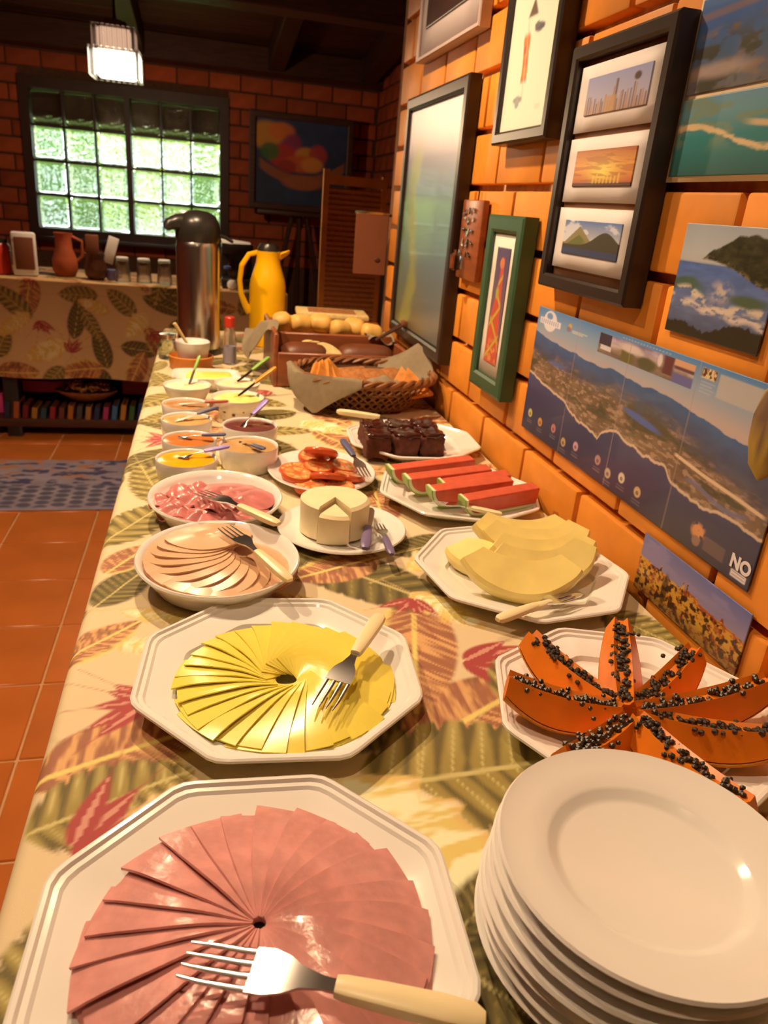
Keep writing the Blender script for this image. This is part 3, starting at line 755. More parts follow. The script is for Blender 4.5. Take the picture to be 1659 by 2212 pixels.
def art_pier(u, v):
    c = grad(v, [(0,P(170,120,100)),(.4,P(176,150,150)),(1,P(160,146,160))])
    r = random.Random(5)
    for k in range(26):
        x = k/26+r.uniform(-.01,.01); h = .35+r.uniform(-.1,.15)+(.35 if abs(x-.48) < .03 else 0)+(.3 if abs(x-.8) < .03 else 0)
        c = mixc(c, P(112,72,52) if k % 3 else P(176,116,56), rect(u, v, x, x+.018+.02*(h > .7), -.1, h, .006)*.9)
    c = mixc(c, P(90,58,48), disk(u,v,.81,.76,.05,.1,.3)); c = mixc(c, P(190,130,70), rect(u,v,.36,.52,.0,.42,.02)*.8)
    return c
def art_sunset(u, v):
    c = grad(v, [(0,P(110,40,16)),(.15,P(190,84,24)),(.5,P(226,136,40)),(1,P(176,84,26))]); c = mixc(c, P(246,196,70), np.exp(-((u-.5)/.22)**2-((v-.42)/.3)**2)*.9)
    c = mixc(c, P(160,72,24), ss(.5,.62,fbm(u*5+v*6, v*12, 3, 4))*.6); c = mixc(c, P(84,34,14), rect(u,v,-.1,1.1,-.1,.10,.01))
    for k in range(8): c = mixc(c, P(236,176,48), rect(u,v,.36+.06*k,.385+.06*k,.08,.3+.05*math.sin(k*2),.01)*.7)
    return c
def art_mountain(u, v):
    c = grad(v, [(.4,P(196,170,150)),(1,P(96,110,140))]); c = mixc(c, P(226,200,180), ss(.5,.62,fbm(u*5,v*6,8,4))*.8)
    h1 = .35+.5*np.clip(1-np.abs(u-.30)/.26,0,1); h2 = .30+.42*np.exp(-((u-.76)/.24)**2)
    c = mixc(c, P(146,118,70), ss(.01,-.01,v-h1)); c = mixc(c, P(110,100,46), ss(.01,-.01,v-.42*h1/.6)*ss(.5,.35,u)); c = mixc(c, P(74,58,38), ss(.01,-.01,v-h2)); c = mixc(c, P(66,62,76), rect(u,v,-.1,1.1,-.1,.2,.02))
    return c
def art_ink(u, v):
    c = np.tile(P(238,210,164), (len(u),1)); z = v*0.47
    def blob(x, y, rx, ry, cc, k=.2):
        nonlocal c; c = mixc(c, cc, disk(u, z, x, y, rx, ry, k))
    mm = ss(.012,-.004,np.abs(u-.40+.35*(z-.12))-.055-.03*(fbm(u*14,z*40,3,3)-.5)*2)*ss(.078,.09,z)*ss(.168,.155,z)
    c = mixc(c, P(232,120,40), mm); c = mixc(c, P(214,80,34), mm*ss(.5,.6,fbm(u*20,z*60,5,3)))
    tri = ss(.02,-.02,np.abs(u-.45)-(.225-z)*3.4+.02)*ss(.186,.192,z)*ss(.228,.22,z); c = mixc(c, P(104,76,52), tri)
    c = mixc(c, P(196,170,130), ss(.02,.005,np.abs(u-.40+.35*(z-.12)))*ss(.045,.05,z)*ss(.19,.18,z)*.6)
    blob(.62,.166,.10,.007,P(96,84,76)); blob(.57,.171,.06,.005,P(110,96,86)); blob(.33,.054,.10,.006,P(150,136,116)); blob(.33,.048,.05,.009,P(160,146,124)); blob(.78,.035,.06,.005,P(216,196,156)); blob(.3,.36,.05,.012,P(120,96,76)); blob(.55,.38,.2,.006,P(120,96,76))
    return c
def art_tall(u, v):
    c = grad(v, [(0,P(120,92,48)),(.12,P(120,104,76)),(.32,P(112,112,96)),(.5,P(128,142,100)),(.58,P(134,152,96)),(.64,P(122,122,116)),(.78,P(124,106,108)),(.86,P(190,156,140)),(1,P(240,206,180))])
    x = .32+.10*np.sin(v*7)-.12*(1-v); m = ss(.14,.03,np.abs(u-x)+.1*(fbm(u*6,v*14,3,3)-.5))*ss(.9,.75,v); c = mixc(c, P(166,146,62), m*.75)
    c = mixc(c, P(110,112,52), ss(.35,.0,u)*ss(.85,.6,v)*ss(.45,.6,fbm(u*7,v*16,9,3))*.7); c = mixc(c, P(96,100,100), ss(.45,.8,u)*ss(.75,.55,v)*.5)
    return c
def art_figure(u, v):
    c = grad(v, [(0,P(206,92,50)),(.3,P(130,80,80)),(.6,P(110,78,84)),(1,P(92,64,84))])
    w = .10+.34*ss(.85,.12,v); x = .5-.05*np.sin(v*6); m = ss(.06,-.02,np.abs(u-x)-w)*ss(.93,.90,v); c = mixc(c, P(206,74,48), m)
    c = mixc(c, P(222,112,58), disk(u,v,.5,.87,.17,.045)); 
    for k in range(5): c = mixc(c, P(196,160,52), ss(.03,.008,np.abs(v-.16-.14*k-.25*(u-.5)*(-1)**k))*m*.9)
    c = mixc(c, P(170,150,60), disk(u,v,.4,.62,.12,.05,.4)); c = mixc(c, P(216,130,60), ss(.5,.62,fbm(u*8,v*30,3,3))*ss(.3,.1,v))
    return c
def art_dark(u, v):
    c = grad(v, [(0,P(64,34,24)),(.25,P(80,40,26)),(.5,P(150,60,30)),(1,P(190,90,40))]); return c*(.6+.8*fbm(u*6, v*6, 2, 4))[:,None]
def plain(col): return lambda u, v: np.tile(np.asarray(col), (len(u), 1))

# framed dark red picture, top of the wall
t, w, h = picture('framed_picture', 'wide framed dark red picture with pale mat at the top of the wall', 'picture', 2.21, 1.706, 1.607, 1.98, .025)
frame_bars(w, h, .010, .025).build('frame', M['pale_frame'], t, smooth=False)
panel('mat_board', t, -w/2+.010, w/2-.010, .010, h-.010, -.019, plain(P(226,186,160)), 4, 4, M['matte_print'])
panel('picture_print', t, -w/2+.06, w/2-.05, .065, h-.05, -.021, art_dark, 60, 50, M['print'])
# tall glazed poster
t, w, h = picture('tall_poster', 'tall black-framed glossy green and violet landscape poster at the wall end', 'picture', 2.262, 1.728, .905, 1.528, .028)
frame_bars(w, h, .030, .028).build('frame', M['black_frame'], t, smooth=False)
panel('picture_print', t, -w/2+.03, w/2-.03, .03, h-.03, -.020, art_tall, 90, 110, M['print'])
# ink painting on cream paper
t, w, h = picture('ink_painting', 'narrow black-framed cream ink painting with one orange vertical stroke', 'picture', 1.545, 1.290, 1.378, 1.86, .030)
frame_bars(w, h, .020, .030).build('frame', M['black_frame'], t, smooth=False)
panel('picture_print', t, -w/2+.02, w/2-.02, .02, h-.02, -.022, art_ink, 90, 150, M['matte_print'])
# frame with three photographs
t, w, h = picture('triple_photo_frame', 'black frame holding three white-matted landscape photographs one above another', 'picture frame', 1.226, .940, 1.150, 1.497, .028)
frame_bars(w, h, .020, .028).build('frame', M['black_frame'], t, smooth=False)
panel('backing_board', t, -w/2+.01, w/2-.01, .01, h-.01, -.013, plain(P(176,104,56)), 4, 4, M['matte_print'])
mh = (h-.04-.012-.024)/3
for k, (fn, lb) in enumerate([(art_mountain, 'photo of green mountain under clouds'), (art_sunset, 'photo of orange sunset'), (art_pier, 'photo of wooden posts against lilac sky')]):
    z0 = .020+.012+k*(mh+.008)
    mbd = panel('mat_board', t, -w/2+.024, w/2-.024, z0, z0+mh, -.018, plain(P(230,194,164)), 4, 4, M['matte_print'])
    ph = panel('photograph', mbd, -.085, .085, z0+.021, z0+mh-.017, -.0195, fn, 90, 56, M['print']); ph['label'] = lb
# aerial views poster
t, w, h = picture('aerial_photo_poster', 'white-edged poster of two turquoise aerial coast views above the beach photo', 'poster', .900, .600, 1.306, 1.500, .004)
panel('sheet', t, -w/2, w/2, 0, h, -.002, plain(P(236,186,130)), 4, 4, M['matte_print'])
panel('aerial_view', t, -w/2+.006, w/2-.006, .006, .088, -.0035, art_aerial_b, 150, 60, M['print'])['label'] = 'turquoise aerial view of a sand bar'
panel('aerial_view', t, -w/2+.006, w/2-.006, .093, h-.006, -.0035, art_aerial_a, 150, 70, M['print'])['label'] = 'dark blue aerial view of a headland'
# beach photo print
t, w, h = picture('beach_photo', 'unframed photo print of surf under a dark wooded headland', 'photo', .834, .664, 1.139, 1.262, .004)
panel('picture_print', t, -w/2, w/2, 0, h, -.002, art_beach, 120, 90, M['print'])
# panoramic map poster
t, w, h = picture('coast_map_poster', 'wide panoramic coastline map poster with photo strip and symbols', 'poster', 1.203, .584, .907, 1.117, .004)
panel('map_sheet', t, -w/2, w/2, 0, h, -.002, art_map, 460, 190, M['print'])
fc = bpy.data.curves.new('NO', 'FONT'); fc.body = 'NO'; fc.size = .0205; fc.extrude = .0002; fc.align_x = 'CENTER'; fc.offset = .0009
to = bpy.data.objects.new('tmp', fc); COL.objects.link(to); bpy.context.view_layer.update()
tmesh = bpy.data.meshes.new_from_object(to.evaluated_get(bpy.context.evaluated_depsgraph_get())); bpy.data.objects.remove(to)
tmesh.materials.clear(); tmesh.materials.append(mat('pale_lettering', P(236, 200, 174), .6))
tl = obj('lettering', tmesh, t, (w*(.970-.5), -.0026, h*.072), (PI/2, 0, 0)); tl['label'] = 'bold letters NO'
# city panorama card
t, w, h = picture('city_panorama_card', 'golden old city panorama card low on the wall under the map poster', 'card', .776, .567, .812, .889, .004)
panel('picture_print', t, -w/2, w/2, 0, h, -.002, art_city, 160, 80, M['print'])
# green framed narrow figure painting
t, w, h = picture('green_framed_painting', 'narrow green-framed painting of a red robed figure on violet', 'picture', 1.503, 1.321, .919, 1.254, .028)
frame_bars(w, h, .030, .028).build('frame', M['green_frame'], t, smooth=False)
panel('mat_board', t, -w/2+.02, w/2-.02, .02, h-.02, -.020, plain(P(236,196,156)), 4, 4, M['matte_print'])
panel('picture_print', t, -w/2+.055, w/2-.055, .055, h-.055, -.0215, art_figure, 50, 130, M['print'])
# wooden plaque with metal bits
t, w, h = picture('wooden_plaque', 'small dark wooden plaque with metal letters and a tiny glass bottle', 'plaque', 1.683, 1.553, 1.117, 1.279, .018)
MB().rbox(w, .014, h, .003, c=(0,-.007,h/2)).build('board', M['wood_box'], t)
r = random.Random(3)
for row in range(5):
    for k in range(3):
        mb = MB(); x = -.035+.028*k+r.uniform(-.004,.004); z = h-.022-row*.021
        q = [(x+r.uniform(-.009,.009), -.017, z+r.uniform(-.008,.008)) for _ in range(4)]
        mb.tube(q, .0022, 6).build('metal_letter', M['fork_steel'], t)
MB().lathe([(.006,0),(.013,.003),(.013,.03),(.006,.036),(.006,.042)], 14, c=(-.022,-.030,.016)).build('glass_bottle', M['clear_glass'], t)
MB().tube([(0,-.004,h),(0,-.003,h+.022)], .0015, 5).build('hanger', M['black_plastic'], t)
# hanging ornament at the picture's right edge
def art_orn(u, v): return mixc(np.tile(P(170,120,36),(len(u),1)), P(112,70,44), ss(.5,.6,fbm(u*6, v*9, 3, 3)))
t = thing('hanging_ornament', 'mustard patterned cloth ornament hanging at the right beside the map poster', 'ornament', (WX-.026, .592, 1.030), -PI/2)
mb = MB().lathe([(.002,0),(.018,.012),(.026,.035),(.028,.06),(.022,.085),(.010,.10),(.003,.105)], 20, sy=.35)
o = mb.build('pouch', M['matte_print'], t); V = np.array(mb.v); paint(o, art_orn(V[:,0]*18, V[:,2]*14))
MB().tube([(0,0,.104),(0,.004,.15)], .0012, 5).build('string', M['napkin'], t)

# ------------------------------------------------------------------ tableware
def oct_shape(phi, R0=.145):
    def f(a, r):
        q = ((a-phi) % (PI/4)) - PI/8
        o = math.cos(PI/8)/math.cos(q); o = min(o, .985)
        k = min(max((r-.06)/.035, 0), 1)
        return (1-k)*.95 + k*o
    return f
OCT_PROF = [(.0,.0045),(.082,.0045),(.09,.003),(.094,.0),(.098,.0),(.102,.005),(.12,.011),(.143,.0195),(.1455,.0215),(.1455,.0240),(.1435,.0252),(.1405,.0250),(.1385,.0225),(.1345,.0222),(.1320,.0200),(.110,.0158),(.103,.0140),(.099,.0095),(.094,.0078),(.0,.0075)]
def oct_plate(label, x, y, vert_deg, sc=1.0):
    mb = MB().lathe(OCT_PROF, 96, shape=oct_shape(math.radians(vert_deg)), cap0=False, cap1=False).move(sc=sc)
    o = mb.build('octagonal_plate', M['porcelain'], angle=28)
    o.location = (x, y, TZ+.0008)
    return tag(o, label, 'plate', 'white octagonal serving plates')
def round_plate(name, label, x, y, r, h=.018, group=None, z=TZ+.0008, well=.62, sy=1.0, rz=0):
    pr = [(0,.003),(r*well*.9,.003),(r*well*.95,0),(r*well,.0),(r*.86,h*.62),(r*.99,h*.9),(r,h),(r*.985,h+.0018),(r*.95,h+.0004),(r*.82,h*.86),(r*(well+.075),h*.70),(r*(well+.045),h*.62),(r*(well),.0075),(r*(well-.04),.0060),(0,.0055)]
    o = MB().lathe(pr, 72, sy=sy, cap0=False, cap1=False).build(name, M['porcelain'], angle=60)
    o.location = (x, y, z); o.rotation_euler = (0, 0, rz)
    return tag(o, label, 'plate', group)

oct_plate('white octagonal plate of pink ham slices in the front', .027, .333, 64.5)
oct_plate('white octagonal plate of yellow cheese slices', .070, .618, 63.0)
oct_plate('white octagonal plate of papaya wedges by the wall', .405, .518, 96)
oct_plate('white octagonal plate of pale melon slices', .408, .815, 77)
oct_plate('white octagonal plate of watermelon slices', .414, 1.103, 50, .97)
oct_plate('white octagonal plate of chocolate cake by the basket', .408, 1.390, 64, .97)

# cutlery: built along +x from tip to handle end
def cutlery(kind, name, label, tip, end, hm, group='serving cutlery', roll=0.0, flipz=False):
    tip = Vector(tip); end = Vector(end); L = (end-tip).length; k = L/.19
    x = (end-tip).normalized(); z = (Vector((0,0,1)) - x*x.z).normalized(); y = z.cross(x)
    t = thing(name, label, kind, tip, group=group)
    Mx = Matrix((x, y, z)).transposed()
    t.rotation_euler = (Mx @ Matrix.Rotation(roll, 3, 'X')).to_euler()
    b = MB()
    if kind == 'fork':
        for q in (-.0105, -.0035, .0035, .0105):
            b.tube([(0,q*.92,-.001),(.015,q,-.0005),(.035,q,.001),(.05,q,.003)], [.0008,.0016,.0019,.0021], 6, flat=.6)
        b.sweep([[(xx, -w, zz-.0011), (xx, w, zz-.0011), (xx, w, zz+.0011), (xx, -w, zz+.0011)] for xx, w, zz in [(.044,.0125,.0025),(.055,.0128,.0042),(.066,.0105,.0052),(.076,.006,.0058),(.09,.0036,.0055),(.105,.0036,.005)]])
    elif kind == 'spoon':
        b.sweep([[(xx, w*math.cos(a), zz+w*.10*math.sin(a)-(.004 if abs(math.cos(a)) < .5 else 0)*0) for a in [i*PI/4 for i in range(8)]] for xx, w, zz in [(0,.001,.002),(.008,.009,0),(.025,.0135,-.003),(.042,.011,-.001),(.055,.005,.003),(.08,.0032,.004),(.105,.0034,.005)]])
    else:
        b.sweep([[(xx, -w, zz-.0008), (xx, w, zz-.0008), (xx, w*.9, zz+.0008), (xx, -w, zz+.0008)] for xx, w, zz in [(0,.003,.002),(.012,.0078,.0022),(.05,.0085,.003),(.085,.0078,.004),(.105,.004,.005)]])
    if kind == 'fork': b.v = [(x_, y_*1.2, z_) for x_, y_, z_ in b.v]
    b.move(sc=k); b.build({'fork':'fork_head','spoon':'spoon_bowl'}.get(kind, 'blade'), M['fork_steel'], t)
    h = MB(); rings = []
    hw = 1.45 if kind == 'spoon' else 1.0
    for xx, w, hh in [(.098,.0062,.0042),(.104,.0072,.005),(.13,.0085,.0058),(.165,.0095,.006),(.184,.0085,.0052),(.19,.005,.003)]:
        rings.append([(xx, math.copysign(abs(math.cos(a))**.6, math.cos(a))*w*hw, .0055+math.copysign(abs(math.sin(a))**.6, math.sin(a))*hh) for a in [i*PI/6 for i in range(12)]])
    h.sweep(rings); h.move(sc=k); h.build('handle', hm, t)
    return t

# ------------------------------------------------------------------ fans of slices
def fan_slice(Ri, Ro, wi, wo, th, rise_i, rise_o, swirl, dome, seed):
    r = random.Random(seed); j = [r.uniform(-.0025, .0025) for _ in range(8)]
    def fn(u, v):
        rad = Ri + (Ro-Ri)*u
        w = wi + (wo-wi)*u**.8
        tt = (2*v-1)
        x = rad + j[0]*u*tt - .002*tt*tt*u
        y = w*tt + swirl*(1-u)**2 + j[1]*u
        z = dome*(1-((u-.35)/.65)**2 if u > .35 else 1-.5*((.35-u)/.35)**2) + (rise_i+(rise_o-rise_i)*u)*v + .0012*math.sin(u*7+j[2]*900)*u
        return (x, y, z)
    return MB().sheet(fn, 10, 6, th)
def fan(name, label, cat, group, cx, cy, z, n, mtl, Ri, Ro, wi, wo, th, ri, ro, swirl, dome, phase=0.0, variants=4, gap=None):
    ms = [fan_slice(Ri, Ro*(1+random.uniform(-.03,.03)), wi, wo, th, ri, ro, swirl, dome, 10+k).mesh(name, mtl, angle=50) for k in range(variants)]
    for k in range(n):
        a = phase + 2*PI*k/n
        o = obj(name, ms[k % variants], None, (cx, cy, z + .0004*((k*7) % 3)), (0, 0, a + random.uniform(-.03, .03)))
        tag(o, label, cat, group)
fan('ham_slice', 'thin pink ham slice in the fanned ring on the front octagonal plate', 'ham', 'ham slices fanned on the front plate', .030, .328, TZ+.016, 26, M['ham'], .004, .106, .011, .031, .0019, .015, .0058, -.009, .012)
fan('cheese_slice', 'thin yellow cheese slice in the fanned ring on the octagonal plate', 'cheese', 'yellow cheese slices fanned on the plate', .074, .598, TZ+.0175, 32, M['yellow_cheese'], .010, .103, .011, .027, .0013, .011, .0045, .010, .007, .4)
cutlery('fork', 'serving_fork', 'fork with cream handle lying on the pink ham slices', (-.014,.303,.849), (.143,.238,.848), M['cream_handle'])
cutlery('fork', 'serving_fork', 'fork with cream handle lying on the yellow cheese slices', (.098,.530,.8395), (.180,.664,.845), M['cream_handle'])

# ------------------------------------------------------------------ stack of dessert plates
lbl = ['topmost white plate of the stack beside the ham', 'second white plate from the top of the stack', 'third white plate from the top of the stack', 'fourth white plate from the top of the stack',
       'fifth white plate from the top of the stack', 'sixth white plate from the top of the stack', 'lowest white plate of the stack beside the ham']
for k in range(7):
    jx, jy = (0, 0) if k == 0 else (random.uniform(-.004, .003)-.003, random.uniform(-.003, .003))
    round_plate('dessert_plate', lbl[k], .275+jx, .302+jy, .0985, .018, 'stack of white dessert plates', z=TZ+.001+(6-k)*.0107, well=.60)

# ------------------------------------------------------------------ papaya
def papaya_wedge(L, seed):
    r = random.Random(seed); rings = []; nt = 14
    tops = []
    for i in range(nt+1):
        s = 2*i/nt-1
        zb = .016*s*s + .0; wb = .021*(1-.32*abs(s)**2.2); h = .036*(1-.30*abs(s)**2); wt = .0075*(1-.25*s*s)
        x = L/2*(1+s)
        zt = zb+h
        ring = []
        for a in [-1,-.75,-.4,0,.4,.75,1]:
            ring.append((x, wb*a, zb + .010*abs(a)**2.4))
        ring += [(x, wt*1.15, zt), (x, wt*.5, zt-.0045), (x, -wt*.5, zt-.0045), (x, -wt*1.15, zt)]
        rings.append(ring); tops.append((x, wt, zt-.004))
    fl = MB().sweep(rings)
    sk = MB().sweep([[(p[0], p[1]*1.02, p[2]-.0008) for p in rg[:7]] + [(p[0], p[1]*1.02, p[2]-.0022) for p in rg[:7][::-1]] for rg in rings])
    sd = MB()
    for i in range(92):
        q = r.uniform(.6, nt-.8); a = int(q); f = q-a
        p = [tops[a][k]*(1-f)+tops[a+1][k]*f for k in range(3)]
        sd.ball((p[0]+r.uniform(-.002,.002), r.gauss(0, .0048), p[2]+r.uniform(-.001,.004)), r.uniform(.0022,.0033), 1)
    return fl, sk, sd
hub = Vector((.372, .482, 0))
pw = [((.318,.600), 'long papaya wedge pointing back left on the papaya plate'), ((.268,.528), 'papaya wedge pointing left toward the melon end of its plate'), ((.280,.428), 'short papaya wedge at the front left behind the plate stack'),
      ((.436,.612), 'papaya wedge pointing straight back towards the melon'), ((.489,.556), 'papaya wedge leaning back right beside the city card'), ((.525,.494), 'papaya wedge pointing right toward the wall'),
      ((.485,.420), 'thick papaya wedge at the right front of the papaya plate'), ((.393,.352), 'papaya wedge pointing forward over the plate stack')]
for k, (e, lb) in enumerate(pw):
    d = Vector((e[0]-hub.x, e[1]-hub.y, 0)); L = d.length-.010
    fl, sk, sd = papaya_wedge(L, k)
    t = thing('papaya_wedge', lb, 'papaya', (hub.x+d.x/d.length*.012, hub.y+d.y/d.length*.012, TZ+.010+.002*(k % 2)), math.atan2(d.y, d.x), 'papaya wedges')
    fl.build('flesh', M['papaya'], t, angle=35); sk.build('rind', M['papaya_skin'], t, angle=35); stuff(sd.build('seeds', M['seed'], t, recalc=False))
    t.rotation_euler = (random.uniform(-.2,.2), -.10, math.atan2(d.y, d.x))

# ------------------------------------------------------------------ melon
def crescent(R, span, w, h, n=20, tip=.66):
    rings = []
    for i in range(n+1):
        q = 2*i/n-1; a = q*span; k = 1-(1-tip)*abs(q)**2.2
        sec = [(-w*.60,-h*.10),(-w*.12,-h*.27),(w*.34,-h*.50),(w*.45,-h*.34),(w*.50,-h*.12),(w*.50,h*.12),(w*.45,h*.34),(w*.34,h*.50),(-w*.12,h*.27),(-w*.60,h*.10)]
        rings.append([((R+p*k)*math.sin(a), -(R+p*k)*math.cos(a), z*k) for p, z in sec])
    return MB().sweep(rings)
ml = [('melon crescent in front with its broad face showing', (.375,.738), -.30, .80, .082, .90), ('melon crescent second from the front of the pile', (.430,.762), .10, .78, .086, .92), ('third melon crescent in the middle of the pile', (.442,.796), .03, .76, .088, .86),
      ('fourth melon crescent, high in the pile', (.444,.830), -.04, .76, .088, .90), ('melon crescent at the back of the pile', (.436,.862), -.10, .78, .086, .84), ('short melon piece at the left end of the pile', (.335,.815), -.75, .62, .07, .55)]
for k, (lb, b, rz, tl, R, span) in enumerate(ml):
    o = crescent(R, span, .050, .027, n=30).jitter(.0007, 60, k).build('melon_slice', M['melon'], angle=26)
    RR = R + .026
    d = Vector((0, RR*math.cos(tl), RR*math.sin(tl))); d.rotate(Matrix.Rotation(rz, 3, 'Z').to_quaternion())
    o.location = (b[0]+d.x, b[1]+d.y, TZ+.013+d.z); o.rotation_euler = (tl, 0, rz); tag(o, 'pale yellow '+lb, 'melon', 'melon slices')
cutlery('fork', 'serving_fork', 'fork with cream handle on the front rim of the melon plate', (.440,.728,.829), (.315,.666,.832), M['cream_handle'])
cutlery('knife', 'table_knife', 'knife with cream handle half under the melon slices', (.455,.735,.824), (.350,.683,.832), M['cream_handle'])

# ------------------------------------------------------------------ watermelon
def watermelon_slice(L, h, th):
    n = 14; R = L*.92
    arc = []
    for i in range(n+1):
        a = PI*1.0 + (PI*.42)*i/n           # from left end round underneath
        a = PI + PI/2*i/n
        arc.append((L*.22+math.cos(a)*L*.22, h+math.sin(a)*h))
    top = [(L, h)]
    def inset(p, k): return (L*.22+(p[0]-L*.22)*k, h+(p[1]-h)*k)
    fl = MB().prism([inset(p, .80) for p in arc]+[(L, .20*h), (L, h)], -th/2, th/2, 'y')
    pale = MB().prism([inset(p, .93) for p in arc]+[(L,.07*h),(L,.20*h)]+[inset(p, .80) for p in arc[::-1]], -th/2, th/2, 'y')
    gr = MB().prism([p for p in arc]+[(L,0),(L,.07*h)]+[inset(p, .93) for p in arc[::-1]], -th/2, th/2, 'y')
    return fl, pale, gr
wm = [((.300,1.152),(.462,1.186),'back watermelon slice with green rind edge'), ((.318,1.106),(.476,1.136),'second watermelon slice from the cake plate'), ((.372,1.084),(.500,1.108),'third watermelon slice in the middle'),
      ((.344,1.054),(.492,1.080),'fourth watermelon slice with pale rind end'), ((.385,1.012),(.523,1.046),'front watermelon slice beside the fork')]
for k, (a, b, lb) in enumerate(wm):
    d = Vector((b[0]-a[0], b[1]-a[1], 0)); fl, pale, gr = watermelon_slice(d.length, .034, .023)
    t = thing('watermelon_slice', 'red '+lb, 'watermelon', (a[0], a[1], TZ+.0125), math.atan2(d.y, d.x), 'watermelon slices')
    t.rotation_euler = (.12, -.05, math.atan2(d.y, d.x))
    fo = fl.jitter(.0012, 60, k).build('flesh', M['watermelon'], t, angle=50); bv = fo.modifiers.new('soft_edges', 'BEVEL'); bv.width = .0035; bv.segments = 3; pale.build('pale_rind', M['rind_pale'], t, angle=30); gr.build('green_rind', M['rind_green'], t, angle=30)
cutlery('fork', 'serving_fork', 'fork with cream handle in front of the watermelon slices', (.345,1.035,.829), (.437,.968,.831), M['cream_handle'])

# ------------------------------------------------------------------ chocolate cake
ck = 0
cl = ['front left', 'front middle', 'front right', 'back left', 'back middle', 'back right']
for row in range(2):
    for c in range(3):
        t = thing('cake_piece', cl[ck]+' square of dark chocolate cake with glossy icing', 'cake', (.318+.053*c+.004*row, 1.320+.058*row+(.008 if c == 2 else 0), TZ+.0085), random.uniform(-.12,.12), 'chocolate cake pieces')
        MB().rbox(.048, .050, .044, .006, c=(0,0,.022), seg=3, cuts=5).jitter(.0016, 330, ck).jitter(.0022, 120, ck+3).build('sponge', M['cake'], t)
        MB().rbox(.047, .049, .010, .0045, c=(0,0,.0445), seg=3, cuts=4).jitter(.0016, 260, ck).jitter(.0022, 110, ck+9).build('icing', M['icing'], t)
        ck += 1
cutlery('knife', 'cake_knife', 'cake knife with cream handle behind the chocolate cake', (.455,1.462,.828), (.272,1.515,.836), M['cream_handle'])

# ------------------------------------------------------------------ fresh cheese on round plate
round_plate('round_plate', 'round white plate under the fresh white cheese wheel', .193, .975, .094, .014, well=.6)
cx, cy, cr, chh = .181, .975, .0495, .053
def sector(a0, a1, r, h, n=30, bev=.004):
    mb = MB(); rings = []
    for (k, z) in ((1-bev/r*1.2, 0), (1, bev), (1, h-bev), (1-bev/r*1.2, h)):
        rings.append([(0,0,z)] + [(r*k*math.cos(a0+(a1-a0)*i/n), r*k*math.sin(a0+(a1-a0)*i/n), z) for i in range(n+1)])
    return mb.sweep(rings)
g0, g1 = math.radians(-128), math.radians(-72)
o = sector(g1, g0+2*PI, cr, chh, 44).jitter(.0009, 50, 2).build('fresh_cheese_round', M['fresh_cheese'], angle=30); o.location = (cx, cy, TZ+.0085)
tag(o, 'wheel of fresh white cheese with a wedge cut out', 'cheese')
o = sector(g0+.03, g1-.03, cr, chh*.86, 14).jitter(.0009, 50, 5).build('cheese_wedge', M['fresh_cheese'], angle=30); o.location = (cx-.002, cy-.009, TZ+.0085); tag(o, 'cut wedge of fresh white cheese pulled forward from its wheel', 'cheese')
cutlery('knife', 'table_knife', 'small knife with violet handle beside the white cheese, left of the fork', (.245,1.018,.824), (.206,.873,.823), M['plum_handle'])
cutlery('fork', 'serving_fork', 'small fork with violet handle on the right rim of the white cheese plate', (.245,.968,.822), (.240,.858,.822), M['plum_handle'])

# ------------------------------------------------------------------ tomatoes
round_plate('oval_plate', 'oval white plate of sliced tomatoes', .198, 1.215, .094, .016, well=.62, sy=1.15)
tom = [(.150,1.175,.020,.1,.1,'left'),(.150,1.215,.016,.0,-.1,'far left'),(.192,1.215,.020,.15,0,'lower middle'),(.200,1.160,.022,-.45,.1,'front, cut side showing'),(.198,1.235,.040,-.5,.05,'topmost, cut side showing'),(.240,1.175,.018,-.2,.15,'right'),
       (.235,1.225,.018,0,.2,'back right'),(.215,1.130,.014,.05,0,'low front'),(.168,1.140,.013,.05,-.1,'front left'),(.190,1.275,.018,.2,0,'hindmost')]
for k, (x, y, z, rx, ry, lb) in enumerate(tom):
    t = thing('tomato_slice', 'sliced tomato piece on the oval plate, '+lb, 'tomato', (x, y, TZ+z), random.uniform(0,6), 'tomato slices')
    t.rotation_euler = (rx, ry, random.uniform(-.4,.4))
    R = .031 if k in (3,4) else .027
    MB().lathe([(R*.9,-.005),(R,-.001),(R,.002),(R*.93,.0055)], 24, cap0=True, cap1=False).build('skin', M['tomato'], t)
    c = MB().lathe([(R*q, .0058 if q > .85 else .0052+.0006*math.sin(q*9)) for q in (.93,.86,.78,.70,.60,.50,.40,.30,.20,.10,.01)], 48, cap0=False, cap1=False)
    co = c.build('cut_face', M['wet_print'], t); V = np.array(c.v); aa = np.arctan2(V[:,1], V[:,0]); qq = np.hypot(V[:,0], V[:,1])/R
    cc = np.tile(P(236,104,48), (len(V), 1)); lob = ss(.15, .5, np.abs(np.sin(aa*3+k)))*ss(.26,.36,qq)*ss(.84,.76,qq); cc = mixc(cc, P(222,150,70), lob*.85); cc = mixc(cc, P(250,190,110), ss(.55,.7,fbm(V[:,0]*420+9, V[:,1]*420+9, k, 2))*lob); paint(co, cc)
cutlery('fork', 'serving_fork', 'fork with slate blue handle on the tomato plate', (.258,1.122,.838), (.237,1.248,.858), M['slate_handle'])

